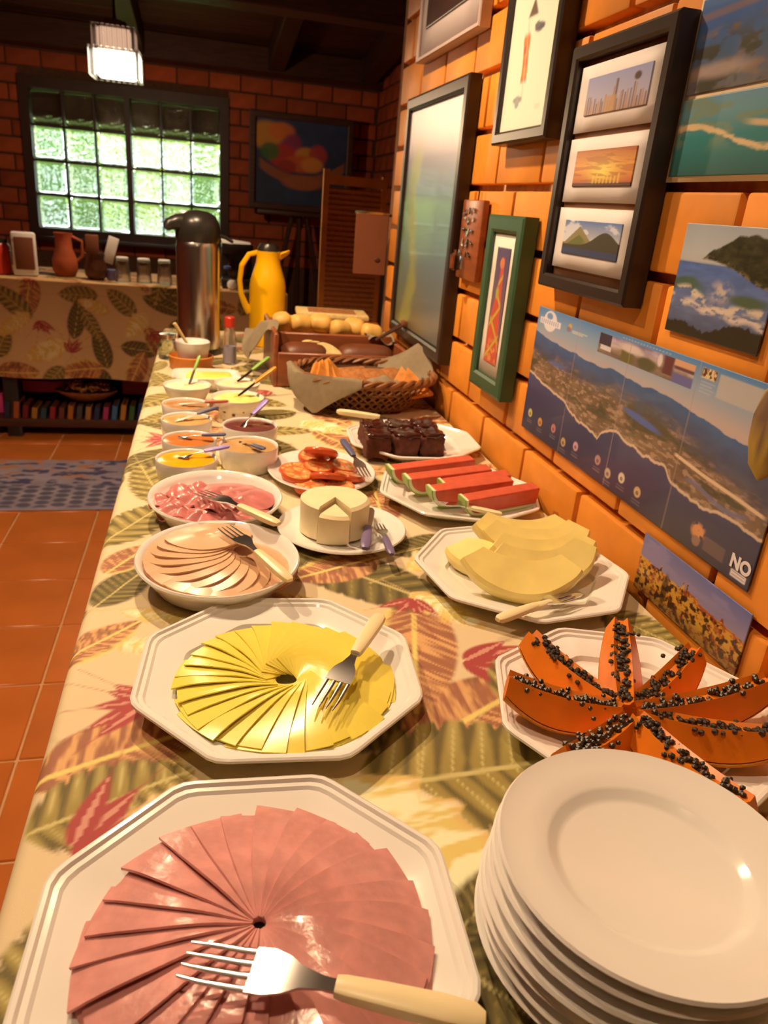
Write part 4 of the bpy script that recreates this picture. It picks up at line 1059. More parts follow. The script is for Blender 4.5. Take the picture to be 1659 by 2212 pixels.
# ------------------------------------------------------------------ oval dishes of cold meat
def dish(label, x, y, rx, ry, h=.036):
    pr = [(0,.004),(.62,.004),(.66,0),(.70,0),(.78,.006),(.93,h*.75),(.99,h*.95),(1.0,h),(.985,h+.002),(.95,h+.001),(.90,h*.82),(.78,.013),(.66,.009),(0,.008)]
    pr = [(r*rx, z) for r, z in pr]
    o = MB().lathe(pr, 72, sy=ry/rx, cap0=False, cap1=False).build('oval_dish', M['porcelain'], angle=60); o.location = (x, y, TZ+.0008)
    return tag(o, label, 'dish', 'white oval cold meat dishes')
dish('white oval dish of crinkled pink cured meat', .015, 1.043, .097, .108)
dish('white oval dish of pale round cold meat slices', .015, .840, .099, .108)
# turkey discs, lowest first
nt_ = 17
for k in range(nt_):
    f = k/(nt_-1); a = math.radians(50 - 300*f) ; rad = .047-.014*f
    def fn(u, v, R=.053):
        aa = 2*PI*u; q = R*v
        return (q*math.cos(aa), q*math.sin(aa)*.92, .0015*math.sin(aa*3+k)*v - .004*v*v)
    mb = MB().sheet(fn, 32, 5, .0026)
    o = mb.build('cold_meat_slice', M['turkey'], angle=50); ct = (.015+rad*math.cos(a), .840+rad*math.sin(a)*1.05)
    o.location = (ct[0], ct[1], TZ+.026+.0016*k); til = .13
    o.rotation_euler = (-til*math.sin(a), til*math.cos(a), 0)
    MB().tube([tuple(Vector(fn(i/32, 1.0))+Vector((0,0,-.0013))) for i in range(33)], .0016, 6, cap=False).build('slice_edge', M['turkey_edge'], o)
    tag(o, 'topmost whole round slice on the pale cold meat dish' if k == nt_-1 else 'thin pale round cold meat slice in the overlapping ring', 'cold meat', 'pale cold meat slices in the oval dish')
cutlery('fork', 'serving_fork', 'fork with cream handle resting on the pale round cold meat slices', (.022,.866,.866), (.092,.744,.848), M['cream_handle'])
# cured meat: folded ruffled slices
cm = [(.045,1.060,.028,.3,.050,0),(.060,1.040,.030,.9,.046,0),(.030,1.085,.026,.2,.050,0),(-.020,1.075,.026,1.4,.046,1),(-.045,1.045,.026,2.0,.040,1),(-.030,1.010,.028,2.6,.042,1),(.000,.990,.028,3.3,.042,1),(.035,.985,.028,4.0,.042,1),(.060,1.010,.026,4.6,.036,0),(-.005,1.040,.034,2.2,.040,1),(.020,1.015,.036,3.5,.036,1)]
for k, (x, y, z, rz, R, ruf) in enumerate(cm):
    def fn(u, v):
        aa = 2*PI*u; q = R*v
        return (q*math.cos(aa), q*math.sin(aa)*.8, (.006 if ruf else .0015)*v*math.sin(aa*(5 if ruf else 2)+k)+(.004*math.sin(q*160+k) if ruf else 0)*math.cos(aa) - .006*v*v)
    o = MB().sheet(fn, 40, 7, .002).build('cured_meat_slice', M['salami'], angle=60); o.location = (.012+(x-.012)*1.03, 1.043+(y-1.043)*1.05, TZ+z+.004); o.rotation_euler = (0, 0, rz)
    tag(o, 'crinkled pink cured meat slice on the left of its dish' if ruf else 'flat pink cured meat slice on the right of its dish', 'cured meat', 'cured meat slices in the oval dish')
cutlery('fork', 'serving_fork', 'fork with cream handle resting on the pink cured meat', (-.008,1.022,.852), (.094,.905,.846), M['cream_handle'])

# ------------------------------------------------------------------ bowls of spreads
def bowl(label, x, y, r, h, fill_mat, fill_label, fill_cat, lumpy=0, flare=False, level=.80, patterned=False):
    pr = [(0,.004),(.72,.004),(.76,0),(.84,0),(.90,.004),(.985,h*.5),(1.0,h*.96),(.985,h),(.95,h*.985),(.92,h*.9),(.90,h*.4),(.80,.010),(0,.008)]
    if flare: pr = [(0,.003),(.5,.003),(.54,0),(.60,0),(.72,h*.25),(.90,h*.65),(1.0,h*.98),(.99,h),(.965,h*.98),(.86,h*.66),(.66,h*.26),(.4,.010),(0,.009)]
    o = MB().lathe([(a*r, z) for a, z in pr], 56, cap0=False, cap1=False).build('ramekin_bowl', M['porcelain'], angle=60); o.location = (x, y, TZ+.0008)
    tag(o, label, 'bowl', 'small white spread bowls')
    if patterned:
        for q in range(14):
            a = q*2*PI/14; z = h*.45+.004*math.sin(q*2.4)
            MB().ball((math.cos(a)*r*.80, math.sin(a)*r*.80, z), .004, 1, (1,1,.8)).build('painted_dot', M['card'], o)
    rf = r*(.90 if not flare else .86); z0 = h*level-.006
    def fn(u, v):
        aa = 2*PI*u; q = rf*v
        return (q*math.cos(aa), q*math.sin(aa), z0 + lumpy*(math.sin(aa*3+v*5)*v*(1-v)*2 + (1-v)*.8))
    f = MB().sheet(fn, 36, 8, .010).build(fill_cat.replace(' ', '_')+'_spread', fill_mat, angle=60); f.location = (x, y, TZ+.0018)
    tag(f, fill_label, 'spread')
jam = lambda n, c, r=.12: mat(n, P(*c), r, var=.1, scale=40)
bowl('white bowl of bright orange jam at the front left', -.030, 1.195, .0495, .043, jam('orange_jam', (252,160,10)), 'bright orange jam filling the front left bowl', 'jam', .001)
bowl('white bowl of red-orange jam behind the bright orange jam', -.027, 1.305, .048, .042, jam('red_orange_jam', (214,110,40)), 'red-orange jam filling the second bowl of the left row', 'jam', .001)
bowl('white bowl of amber jam, third in the left row', -.034, 1.425, .048, .044, jam('amber_jam', (222,150,74)), 'amber jam filling the third bowl of the left row', 'jam', .001)
bowl('white bowl of brown caramel, fourth in the left row', -.038, 1.545, .048, .042, jam('caramel', (200,128,66)), 'brown caramel filling the fourth bowl of the left row', 'caramel', .001)
bowl('wide white bowl of pale cream with a green handled spreader', -.038, 1.700, .053, .045, M['fresh_cheese'], 'pale cream filling the wide bowl at the back left', 'cream', .003, flare=True)
bowl('white bowl of tan paste, front of the right row', .075, 1.268, .0515, .044, jam('tan_paste', (206,140,72), .3), 'tan paste filling the front bowl of the right row', 'paste', .002)
bowl('white bowl of dark purple jam', .084, 1.392, .0525, .044, jam('purple_jam', (120,58,44)), 'dark purple jam filling its bowl', 'jam', .001)
bowl('dotted white bowl of yellow butter with orange handled knife', .069, 1.590, .056, .048, jam('yellow_butter', (250,210,100), .35), 'yellow butter filling the dotted bowl', 'butter', .005, flare=True, patterned=True)
bowl('white bowl of thick white cream behind the butter bowl', .074, 1.735, .053, .045, M['fresh_cheese'], 'thick white cream filling the bowl behind the butter', 'cream', .003, flare=True)
# shallow rectangular dish of margarine
o = thing('rectangular_dish', 'shallow white rectangular dish at the back of the bowls', 'dish', (.005, 1.862, TZ+.0008), .05)
dm = MB(); ring = []
for (hx, hy, z) in [(.055,.040,0),(.068,.052,.016),(.082,.062,.034),(.079,.059,.0345),(.066,.050,.018),(.055,.042,.006)]:
    ring.append([(hx*math.copysign(abs(math.cos(a))**.45, math.cos(a)), hy*math.copysign(abs(math.sin(a))**.45, math.sin(a)), z) for a in [i*2*PI/40 for i in range(40)]])
dm.sweep(ring).build('dish_body', M['porcelain'], o, angle=60)
o = MB().rbox(.112, .075, .026, .010, seg=3).jitter(.002, 60, 3).build('butter_block', jam('pale_butter', (252,206,78), .35)); o.location = (.012, 1.862, TZ+.0225); tag(o, 'yellow butter block in the rectangular white dish', 'butter')
cutlery('spoon', 'jam_spoon', 'spoon with lilac handle in the bright orange jam', (-.045,1.198,.842), (.040,1.222,.853), M['lilac_handle'])
cutlery('spoon', 'jam_spoon', 'spoon with slate handle in the red-orange jam', (-.048,1.315,.842), (.036,1.292,.852), M['slate_handle'])
cutlery('knife', 'jam_knife', 'knife with slate handle in the amber jam', (-.055,1.408,.842), (.026,1.456,.857), M['slate_handle'])
cutlery('knife', 'jam_knife', 'knife with red handle in the brown caramel', (-.050,1.536,.842), (.048,1.520,.853), M['red_handle'])
cutlery('spoon', 'jam_spoon', 'spoon with dark handle in the tan paste', (.060,1.292,.842), (.098,1.218,.850), M['slate_handle'])
cutlery('spoon', 'jam_spoon', 'spoon with lilac handle leaning in the dark purple jam', (.060,1.378,.836), (.119,1.421,.884), M['lilac_handle'])
cutlery('knife', 'butter_knife', 'knife with orange handle leaning in the yellow butter', (.058,1.596,.836), (.155,1.640,.901), M['orange_handle'])
cutlery('knife', 'cream_spreader', 'spreader with green handle leaning right in the cream behind the butter', (.066,1.745,.836), (.153,1.801,.891), M['green_handle'])
cutlery('knife', 'cream_spreader', 'spreader with green handle standing in the back left cream bowl', (-.035,1.710,.838), (-.009,1.752,.900), M['green_handle'])

# ------------------------------------------------------------------ wicker basket with breads
bx, by = .372, 1.735
def rim_r(a, k): return (bx*0 + k[0]*math.cos(a), k[1]*math.sin(a))
t = thing('bread_basket', 'oval brown wicker basket of bread against the wall', 'basket', (bx, by, TZ+.001))
def bask(a, z):   # wall of the basket: height 0..0.082
    f = z/.082; e = .55
    rx = .115+(.172-.115)*f**.8; ry = .085+(.142-.085)*f**.8
    return (rx*math.cos(a), ry*math.sin(a), z)
MB().lathe([(0,.0),(.112,.0),(.112,.006),(0,.006)], 40, sy=.75, cap0=False, cap1=False).build('basket_base', M['wicker_dark'], t)
wall = MB()
for d in (1, -1):
    for k in range(44):
        a0 = 2*PI*k/44
        wall.tube([bask(a0+d*.55*i/6, .003+.074*i/6) for i in range(7)], .0026, 5)
stuff(wall.build('lattice_weave', M['wicker'], t))
ring = MB()
for z, rr_ in ((.012,.004),(.030,.003),(.048,.003)): ring.tube([bask(2*PI*i/60, z) for i in range(61)], rr_, 6, cap=False)
ring.build('hoops', M['wicker_dark'], t)
rim = MB()
for s in range(3):
    rim.tube([tuple(np.array(bask(2*PI*i/120, .078)) + np.array([.006*math.cos(i*.62+s*2.09)*math.cos(2*PI*i/120), .006*math.cos(i*.62+s*2.09)*math.sin(2*PI*i/120), .006*math.sin(i*.62+s*2.09)])) for i in range(121)], .0055, 6, cap=False)
rim.build('braided_rim', M['wicker'], t)
MB().lathe([(.10,.008),(.135,.04),(.150,.070),(.147,.070),(.13,.042),(.10,.012)], 40, sy=.80, cap0=False, cap1=False).build('basket_lining', M['wicker_dark'], t)
# napkins in the basket
def nap1(u, v):
    a = math.radians(165+95*u); r0 = bask(a, .078)
    drop = .085*max(0, 1-abs(u-.62)/.42)+.006
    if v < .35:
        k = v/.35; q = .80+.24*k; return (bx+r0[0]*q, by+r0[1]*q, TZ+.062+.030*k+.004*math.sin(u*9))
    k = (v-.35)/.65; q = 1.05+.05*math.sin(k*1.6)
    return (bx+r0[0]*q+.004*math.sin(u*12), by+r0[1]*q, TZ+.092-drop*k+.003*math.sin(u*11))
o = MB().sheet(nap1, 28, 16, .0015).build('basket_napkin', M['napkin'], angle=70); tag(o, 'taupe napkin corner hanging over the left front of the wicker basket', 'napkin')
def nap2(u, v):
    a = math.radians(-28+95*u); r0 = bask(a, .078); pk = .055*max(0, 1-abs(u-.62)/.36)
    q = .70+.32*v; return (bx+r0[0]*q, by+r0[1]*q, TZ+.052+(.034+pk)*v+.005*math.sin(u*10+v*3))
o = MB().sheet(nap2, 26, 12, .0015).build('basket_napkin', M['napkin'], angle=70); tag(o, 'taupe napkin standing up at the right inside the wicker basket', 'napkin')
def nap3(u, v):
    return (bx-.010+.075*u, by-.120+.045*v+.010*math.sin(u*3), TZ+.078+.014*math.sin(u*PI)*math.sin(v*PI)+.002*math.sin(u*14))
o = MB().sheet(nap3, 20, 10, .0015).build('basket_napkin', M['napkin'], angle=70); tag(o, 'small taupe napkin fold at the front inside the wicker basket', 'napkin')
bs = MB().rbox(.085, .012, .075, .006, seg=2).jitter(.0015, 90, 1).mesh('bread_slice', M['wholemeal'])
for k in range(8):
    o = obj('bread_slice', bs, None, (bx-.028+.016*k+.004*math.sin(k*3), by+.010-.012*(k % 3)+.03, TZ+.052), (-.95+.05*math.sin(k*2), .1*math.sin(k*5), .35+.12*math.sin(k*1.7)))
    tag(o, 'brown wholemeal bread slice in the middle of the wicker basket', 'bread', 'wholemeal slices in the basket')
ts = MB().prism([(-.045,-.028),(.045,-.028),(.0,.05)], -.006, .006, 'y').mesh('toast_triangle', M['toast'])
for k in range(5):
    o = obj('toast_triangle', ts, None, (bx-.112+.013*k, by-.035+.014*k-.008*(k % 2), TZ+.066), (-.8+.1*math.sin(k*3), .35, .5+.1*k)); tag(o, 'orange toast triangle at the left of the wicker basket', 'toast', 'toast triangles in the basket')
for k in range(2):
    o = obj('toast_triangle', ts, None, (bx+.085+.02*k, by-.055-.01*k, TZ+.062), (-.7, -.2, -.3+.3*k)); tag(o, 'orange toast piece at the right of the wicker basket', 'toast', 'toast pieces at the basket right')

# ------------------------------------------------------------------ wooden bread box
t = thing('bread_box', 'reddish wooden bread box with two compartments behind the basket', 'box', (.345, 2.06, TZ+.001))
for nm, q in [('bottom_panel', (-.165,.165,-.165,.165,0,.012)), ('front_panel', (-.165,.165,-.170,-.158,0,.088)), ('back_panel', (-.165,.165,.158,.170,0,.125)), ('side_panel', (-.175,-.163,-.170,.170,0,.135)), ('side_panel', (.163,.175,-.170,.170,0,.105)), ('divider', (-.163,.163,-.030,-.018,.012,.116))]:
    c = ((q[0]+q[1])/2, (q[2]+q[3])/2, (q[4]+q[5])/2)
    MB().rbox(q[1]-q[0], q[3]-q[2], q[5]-q[4], .003, c=c, seg=1).build(nm, M['wood_box'], t)
def loaf(mb, L, w, h): 
    n = 16; rings = []
    for i in range(n+1):
        s = 2*i/n-1; k = (1-abs(s)**4)**.5 if abs(s) < 1 else .05
        rings.append([(L/2*s, w*k*math.cos(a), h*.5+h*.5*k*math.sin(a)*(1 if math.sin(a) > 0 else .9)) for a in [j*PI/8 for j in range(16)]])
    return mb.sweep(rings)
for (x, y, rz, L, lb) in [(.255, 1.945, .1, .135, 'dark brown loaf at the left of the wooden box'), (.420, 1.955, -.08, .16, 'dark brown loaf at the right of the wooden box')]:
    o = loaf(MB(), L, .042, .075).build('dark_loaf', M['loaf'], angle=60); o.location = (x, y, TZ+.034); o.rotation_euler = (0,0,rz); tag(o, lb, 'bread', 'dark loaves')
for k in range(3):
    t2 = thing('loaf_slice', ['front slice of dark crusted bread showing its pale crumb', 'middle leaning slice of dark crusted bread', 'rear leaning slice of dark crusted bread'][k], 'bread', (.318-.016*k, 1.925+.022*k, TZ+.078), .0, 'loaf slices')
    t2.rotation_euler = (.55, .55-.06*k, -.35)
    MB().lathe([(.046,-.006),(.048,0),(.046,.006)], 28, sy=.72, cap0=True, cap1=False).build('crust', M['loaf'], t2)
    MB().lathe([(.0445,.0062),(.03,.007),(0.001,.007)], 28, sy=.72, cap0=False, cap1=False).build('crumb', M['crumb'], t2)
rl = [(.205,2.105,.118,1.3,'leftmost bread roll standing on end'),(.262,2.125,.110,.3,'second bread roll from the left'),(.318,2.130,.112,-.2,'third bread roll from the left'),(.372,2.115,.102,.5,'middle bread roll, split top'),(.415,2.130,.104,-.4,'fifth bread roll from the left'),(.462,2.110,.096,.2,'rightmost bread roll'),
      (.240,2.185,.098,.0,'rear left bread roll'),(.330,2.190,.100,.4,'rear middle bread roll'),(.430,2.190,.098,-.3,'rear right bread roll')]
for k, (x, y, z, rz, lb) in enumerate(rl):
    o = loaf(MB(), .066, .027, .052).jitter(.0015, 50, k).build('bread_roll', M['roll'], angle=60); o.location = (x, y, TZ+z-.008); o.rotation_euler = (.1, (.9 if k == 0 else .08), rz); tag(o, 'golden '+lb+' in the wooden box', 'bread roll', 'bread rolls in the box')
for k in range(6):
    o = loaf(MB(), .088, .032, .054).build('bread_roll', M['roll'], angle=60); o.location = (.225+.048*k, 2.135+.02*(k % 2), TZ+.030); o.rotation_euler = (0, 0, .9+.3*k); tag(o, 'golden bread roll in the lower layer of the wooden box', 'bread roll', 'lower bread rolls')
def nap4(u, v):
    x = .185-.075*v + .008*math.sin(u*7); y = 1.98+.20*u; zz = TZ+.128+.018*math.sin(u*5) - (.095*max(0,1-abs(u-.35)/.6)+.02)*max(0, v-.35)/.65
    return (x, y, zz + .008*math.sin(v*6+u*8)*v)
o = MB().sheet(nap4, 24, 16, .0015).build('box_napkin', M['napkin'], angle=70); tag(o, 'taupe napkin hanging over the left side of the wooden bread box', 'napkin')
def nap5(u, v): return (.44+.075*u, 2.02+.08*v, TZ+.108+.012*math.sin(u*6+v*3))
o = MB().sheet(nap5, 14, 12, .0015).build('box_napkin', M['napkin'], angle=70); tag(o, 'taupe napkin edge beside the rolls at the right of the wooden box', 'napkin')
t = thing('bread_tongs', 'brown wooden tongs leaning over the right of the bread box', 'tongs', (.455, 2.00, TZ+.112))
for s in (-1, 1): MB().tube([(0, s*.002, 0), (.035, s*.006, .022), (.072, s*.012, .045)], [.006,.007,.008], 6, flat=.5).build('arm', M['dark_wood'], t)
MB().rbox(.014, .03, .018, .003, c=(.076,0,.047)).build('tip', M['card'], t)
t = thing('recipe_box', 'flat yellow patterned box lying behind the bread rolls', 'box', (.395, 2.40, TZ+.001), -.08)
MB().rbox(.20, .12, .112, .004, c=(0,0,.056)).build('box_body', M['roll'], t)
l = MB().rbox(.225, .145, .016, .004, c=(0,0,.120)).build('lid', M['crumb'], t)
MB().rbox(.15, .09, .002, .001, c=(0,0,.129), seg=1).build('lid_picture', M['wholemeal'], l)

# ------------------------------------------------------------------ steel pump thermos
t = thing('pump_thermos', 'tall stainless steel pump thermos with black lid', 'thermos', (-.015, 2.30, TZ+.001))
MB().lathe([(.063,0),(.064,.012),(.062,.018),(0.02,.018)], 40, cap1=False).build('base_ring', M['black_plastic'], t)
MB().lathe([(.060,.016),(.061,.03),(.061,.30),(.058,.315),(.052,.322)], 48, cap1=False).build('steel_body', M['steel'], t)
MB().lathe([(.058,.312),(.062,.322),(.062,.348),(.060,.365),(.050,.383),(.030,.394),(.004,.397)], 40, cap1=True).build('lid', M['black_plastic'], t)
MB().tube([(-.030,-.012,.360),(-.058,-.026,.362),(-.076,-.036,.356),(-.084,-.040,.344)], [.028,.022,.016,.010], 12).build('spout', M['black_plastic'], t)
MB().tube([(.056,.0,.335),(.078,.0,.330),(.098,.002,.318)], [.010,.009,.007], 8, flat=.6).build('lid_latch', M['black_plastic'], t)
# ------------------------------------------------------------------ yellow thermos jug
t = thing('thermos_jug', 'bright yellow plastic thermos jug with handle and pouring lip', 'jug', (.198, 2.47, TZ+.001))
MB().lathe([(.052,0),(.056,.004),(.057,.02),(.057,.185),(.054,.205),(.045,.232),(.038,.255),(.036,.275),(.039,.290),(.036,.291),(.033,.275),(.03,.25)], 44, cap1=True).build('body', M['yellow_plastic'], t)
MB().sheet(lambda u, v: (.034+.030*u, (.024*(1-u)**.7)*(2*v-1), .286+.012*u-.020*(1-abs(2*v-1)**2)*(1-u*.6)), 10, 10, .003).build('pouring_lip', M['yellow_plastic'], t)
MB().tube([(-.034,-.002,.285),(-.060,-.006,.278),(-.082,-.010,.245),(-.088,-.012,.20),(-.084,-.012,.16),(-.070,-.010,.125),(-.055,-.006,.105)], [.005,.0052,.0052,.0052,.0056,.007,.010], 10, flat=1.5).build('handle', M['yellow_plastic'], t)
MB().lathe([(.034,.276),(.033,.300),(.026,.312),(.004,.315)], 28).build('stopper', M['black_plastic'], t)
# ------------------------------------------------------------------ red capped bottle
t = thing('clear_bottle', 'clear plastic bottle with red cap beside the steel thermos', 'bottle', (.070, 2.155, TZ+.001))
MB().lathe([(.016,0),(.019,.004),(.019,.075),(.014,.095),(.011,.100),(.011,.104)], 24).build('bottle_body', M['clear_plastic'], t)
MB().lathe([(.0145,.103),(.0145,.128),(.012,.131)], 20).build('cap', M['red_plastic'], t)
MB().lathe([(.0155,.003),(.0155,.05)], 20).build('liquid', mat('pale_liquid', P(196,170,160), .2), t)
# ------------------------------------------------------------------ sugar bowl in orange holder with spoon
t = thing('orange_holder', 'low orange round holder under the white cup', 'holder', (-.035, 2.080, TZ+.001))
MB().lathe([(.052,0),(.056,.004),(.060,.034),(.057,.036),(.05,.010)], 32, cap1=True).build('tray', M['orange_plastic'], t)
t = thing('white_cup', 'white cup standing in the orange holder', 'cup', (-.030, 2.080, TZ+.013))
MB().lathe([(.035,0),(.038,.003),(.046,.060),(.044,.062),(.036,.012),(0.001,.010)], 32, cap1=False).build('cup_body', M['porcelain'], t)
MB().lathe([(.042,.046),(.02,.050),(.001,.052)], 28, cap0=True, cap1=False).build('sugar', M['white_paper'], t)
o = MB().tube([(-.022,2.05,TZ+.03),(-.045,2.045,TZ+.075),(-.075,2.040,TZ+.125)], [.005,.006,.0085], 8, flat=.6).build('wooden_spoon', M['crumb']); tag(o, 'pale spoon leaning out of the white cup in the orange holder', 'spoon')
t = thing('glass_jar', 'small clear glass jar at the far left corner of the buffet', 'jar', (-.100, 2.20, TZ+.001))
MB().lathe([(.022,0),(.026,.004),(.026,.04),(.020,.052),(.021,.056)], 20).build('jar_body', M['clear_glass'], t)
MB().lathe([(.022,.056),(.023,.068),(.004,.070)], 20).build('lid', M['fork_steel'], t)

# ------------------------------------------------------------------ far room
t = thing('sideboard', 'dark wooden sideboard with low shelf under the printed cloth by the window', 'sideboard', (-.55, 4.28, 0))
MB().rbox(1.85, .60, .03, .004, c=(0,0,.768)).build('top', M['dark_wood'], t)
MB().rbox(1.80, .58, .045, .004, c=(0,0,.075)).build('shelf', M['dark_wood'], t)
for x in (-.40, .86): 
    for y in (-.25, .25): MB().rbox(.07, .07, .753, .004, c=(x, y, .3765)).build('leg', M['black_plastic'], t)
MB().rbox(1.8, .02, .66, .004, c=(0,.28,.42)).build('back_panel', M['dark_wood'], t)
# its cloth: top and front drop
u_ = np.concatenate([np.linspace(-1.50, .42, 330)]); v_ = np.concatenate([np.linspace(-.47, 0, 110), np.linspace(.012, .62, 40)])
UU, VV = np.meshgrid(u_, v_, indexing='ij'); uu = UU.ravel(); vv = VV.ravel(); fr_ = np.clip(-vv/.47, 0, 1)
XYZ = np.stack([uu, np.where(vv < 0, 3.965-.012*fr_*(1+np.sin(uu*14)) - .004*np.sin(uu*33)*fr_, 3.965+vv), np.where(vv < 0, .790+vv+.004*np.sin(uu*9)*fr_, .790+.0*vv)], 1)
o = obj('sideboard_cloth', grid_mesh('sideboard_cloth', XYZ, len(u_)-1, len(v_)-1, M['cloth_print']))
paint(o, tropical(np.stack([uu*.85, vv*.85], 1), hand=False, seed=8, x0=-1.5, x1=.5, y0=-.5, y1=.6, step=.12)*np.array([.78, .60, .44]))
tag(o, 'tropical leaf print cloth draped over the far sideboard', 'tablecloth')
TF = .792
t = thing('napkin_dispenser', 'white upright napkin dispenser on the far sideboard', 'napkin dispenser', (-.85, 4.12, TF), .2)
MB().rbox(.11, .08, .20, .01, c=(0,0,.10)).build('case', M['white_paper'], t)
MB().rbox(.085, .01, .15, .004, c=(0,-.042,.105)).build('napkin_stack', M['card'], t)
t = thing('red_canister', 'red canister at the left end of the far sideboard', 'canister', (-.98, 4.13, TF))
MB().lathe([(.06,0),(.065,.006),(.065,.13),(.055,.145)], 28).build('can_body', M['red_plastic'], t)
MB().lathe([(.057,.145),(.058,.162),(.01,.168)], 28).build('lid', M['black_plastic'], t)
t = thing('brown_vase', 'dark brown pot holding folded papers on the far sideboard', 'pot', (-.525, 4.12, TF))
MB().lathe([(.035,0),(.05,.02),(.055,.06),(.042,.10),(.048,.125),(.044,.125),(.036,.09),(.02,.02)], 28).build('pot_body', M['brown_pot'], t)
MB().rbox(.05, .006, .13, .002, c=(.03,0,.16), M=Matrix.Rotation(.3, 4, 'Y')).build('folded_paper', M['white_paper'], t)
MB().rbox(.06, .03, .12, .004, c=(-.012,.01,.15)).build('menu_card', M['card'], t)
t = thing('clay_pitcher', 'reddish clay pitcher between the white dispenser and the brown pot', 'pitcher', (-.68, 4.20, TF))
MB().lathe([(.045,0),(.06,.03),(.06,.08),(.04,.13),(.038,.18),(.045,.205),(.04,.205),(.034,.18),(.03,.12)], 28).build('pitcher_body', M['brick_old'], t)
MB().tube([(.04,0,.19),(.085,0,.17),(.085,0,.10),(.055,0,.07)], .008, 8).build('handle', M['brick_old'], t)
gl = thing('upturned_glass', 'left upturned glass of three on the far sideboard', 'glass', (-.395, 4.10, TF), group='upturned glasses on the sideboard')
MB().lathe([(.036,0),(.038,.0),(.038,.01),(.034,.07),(.031,.108),(.004,.112),(.004,.104),(.028,.10),(.033,.02),(.035,.0)], 24).build('tumbler', M['clear_glass'], gl)
MB().lathe([(.004,.112),(.03,.112),(.028,.118),(.003,.118)], 20).build('thick_base', M['white_paper'], gl)
dup(gl, (-.293, 4.10, TF), label='middle upturned glass of three on the far sideboard'); dup(gl, (-.193, 4.10, TF), label='right upturned glass of three on the far sideboard')
t = thing('sugar_pot', 'small pale blue cup beside the upturned glasses', 'cup', (-.452, 4.14, TF)); MB().lathe([(.02,0),(.028,.01),(.03,.05),(.027,.05),(.022,.012)], 20).build('cup_body', mat('pale_blue_glaze', S(120,120,180), .3), t); MB().tube([(.028,0,.042),(.045,0,.035),(.045,0,.018),(.026,0,.014)], .004, 6).build('cup_handle', M['porcelain'], t)
t = thing('coffee_machine', 'black coffee maker just right of the steel thermos on the sideboard', 'coffee maker', (.17, 4.15, TF))
MB().rbox(.16, .16, .05, .01, c=(0,0,.025)).build('base', M['black_plastic'], t); MB().rbox(.16, .06, .20, .01, c=(0,.05,.12)).build('column', M['black_plastic'], t); MB().rbox(.16, .15, .05, .01, c=(0,0,.195)).build('head', M['black_plastic'], t)
MB().lathe([(.04,0),(.05,.03),(.045,.07),(.035,.085)], 24, c=(-.0,-.03,.052)).build('carafe', M['clear_glass'], t)
MB().lathe([(.018,.0),(.02,.012),(.003,.016)], 16, c=(-.05,-.06,.095)).build('blue_knob', mat('blue_plastic', S(90,110,190), .4), t)
o = MB().rbox(.15, .06, .004, .001, seg=1).build('white_card', M['white_paper']); o.location = (.165, 4.11, TF+.224); o.rotation_euler = (.35, 0.1, .1); tag(o, 'white folded card lying on top of the black coffee maker', 'card')
t = thing('white_sugar_shaker', 'small round white shaker in front of the black coffee maker', 'shaker', (.142, 4.02, TF)); MB().lathe([(.012,0),(.024,.012),(.026,.03),(.018,.045),(.006,.05)], 20).build('shaker_body', M['porcelain'], t); MB().lathe([(.010,.049),(.010,.056),(.002,.058)], 14).build('shaker_cap', M['fork_steel'], t)
# shelf contents
SF = .0985
r = random.Random(12); x = -.86
bc = [('navy blue',(40,44,90)),('orange',(190,100,40)),('dark red',(130,30,30)),('mustard',(190,140,50)),('teal',(40,90,100)),('crimson',(170,40,60)),('brown',(120,70,40)),('amber',(200,120,40)),('slate grey',(80,80,90)),('tan',(190,140,90)),('dark blue',(40,60,110)),('pink',(200,60,130)),('sky blue',(70,130,190)),('gold',(210,150,60)),('green',(70,120,60)),('royal blue',(50,80,150)),('white',(210,190,190))]
for k, (nm, c) in enumerate(bc):
    t = thing('magazine', nm+' spined magazine standing in the row on the low shelf', 'magazine', (-.98+.043*k, 4.06, SF), 0, 'magazines on the low shelf')
    hgt = .055+.022*r.random()+(.018 if k in (0,1,12,13,14,15) else 0)
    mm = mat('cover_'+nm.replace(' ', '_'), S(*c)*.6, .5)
    MB().rbox(.026, .15, hgt, .002, c=(0,0,hgt/2), seg=1).build('cover', mm, t)
    MB().box(-.0095, .0095, -.072, .072, hgt-.003, hgt+.0012).build('pages', M['brown_pot'], t, smooth=False)
    t.rotation_euler = (0, .12, 0)
for (x, w, h, c, lb) in [(-.82, .20, .055, (180,30,70), 'crimson pink flat box on the magazines at the left'), (-.36, .14, .07, (140,24,22), 'dark red box on the magazines at the right'), (-1.05, .08, .10, (200,60,130), 'bright pink bag at the left end of the low shelf')]:
    t = thing('shelf_box', lb, 'box', (x, 4.16 if w < .1 else 4.20, SF+(.155 if w > .1 else 0)))
    if w > .1: t.location.z = SF + .105
    MB().rbox(w, .16, h, .006, c=(0,0,h/2)).build('box_body', mat('box_paint', S(*c), .5), t); MB().rbox(w+.006, .166, .012, .003, c=(0,0,h)).build('lid', mat('box_lid_paint', S(*c)*.8, .5), t)
t = thing('wicker_bowl', 'shallow wicker bowl with dried flowers on the low shelf', 'bowl', (-.60, 4.07, SF+.085))
MB().lathe([(.06,0),(.09,.01),(.15,.045),(.155,.055),(.148,.052),(.085,.02)], 32, sy=.6, cap1=True).build('bowl_body', M['wicker'], t)
fl = MB(); r = random.Random(4)
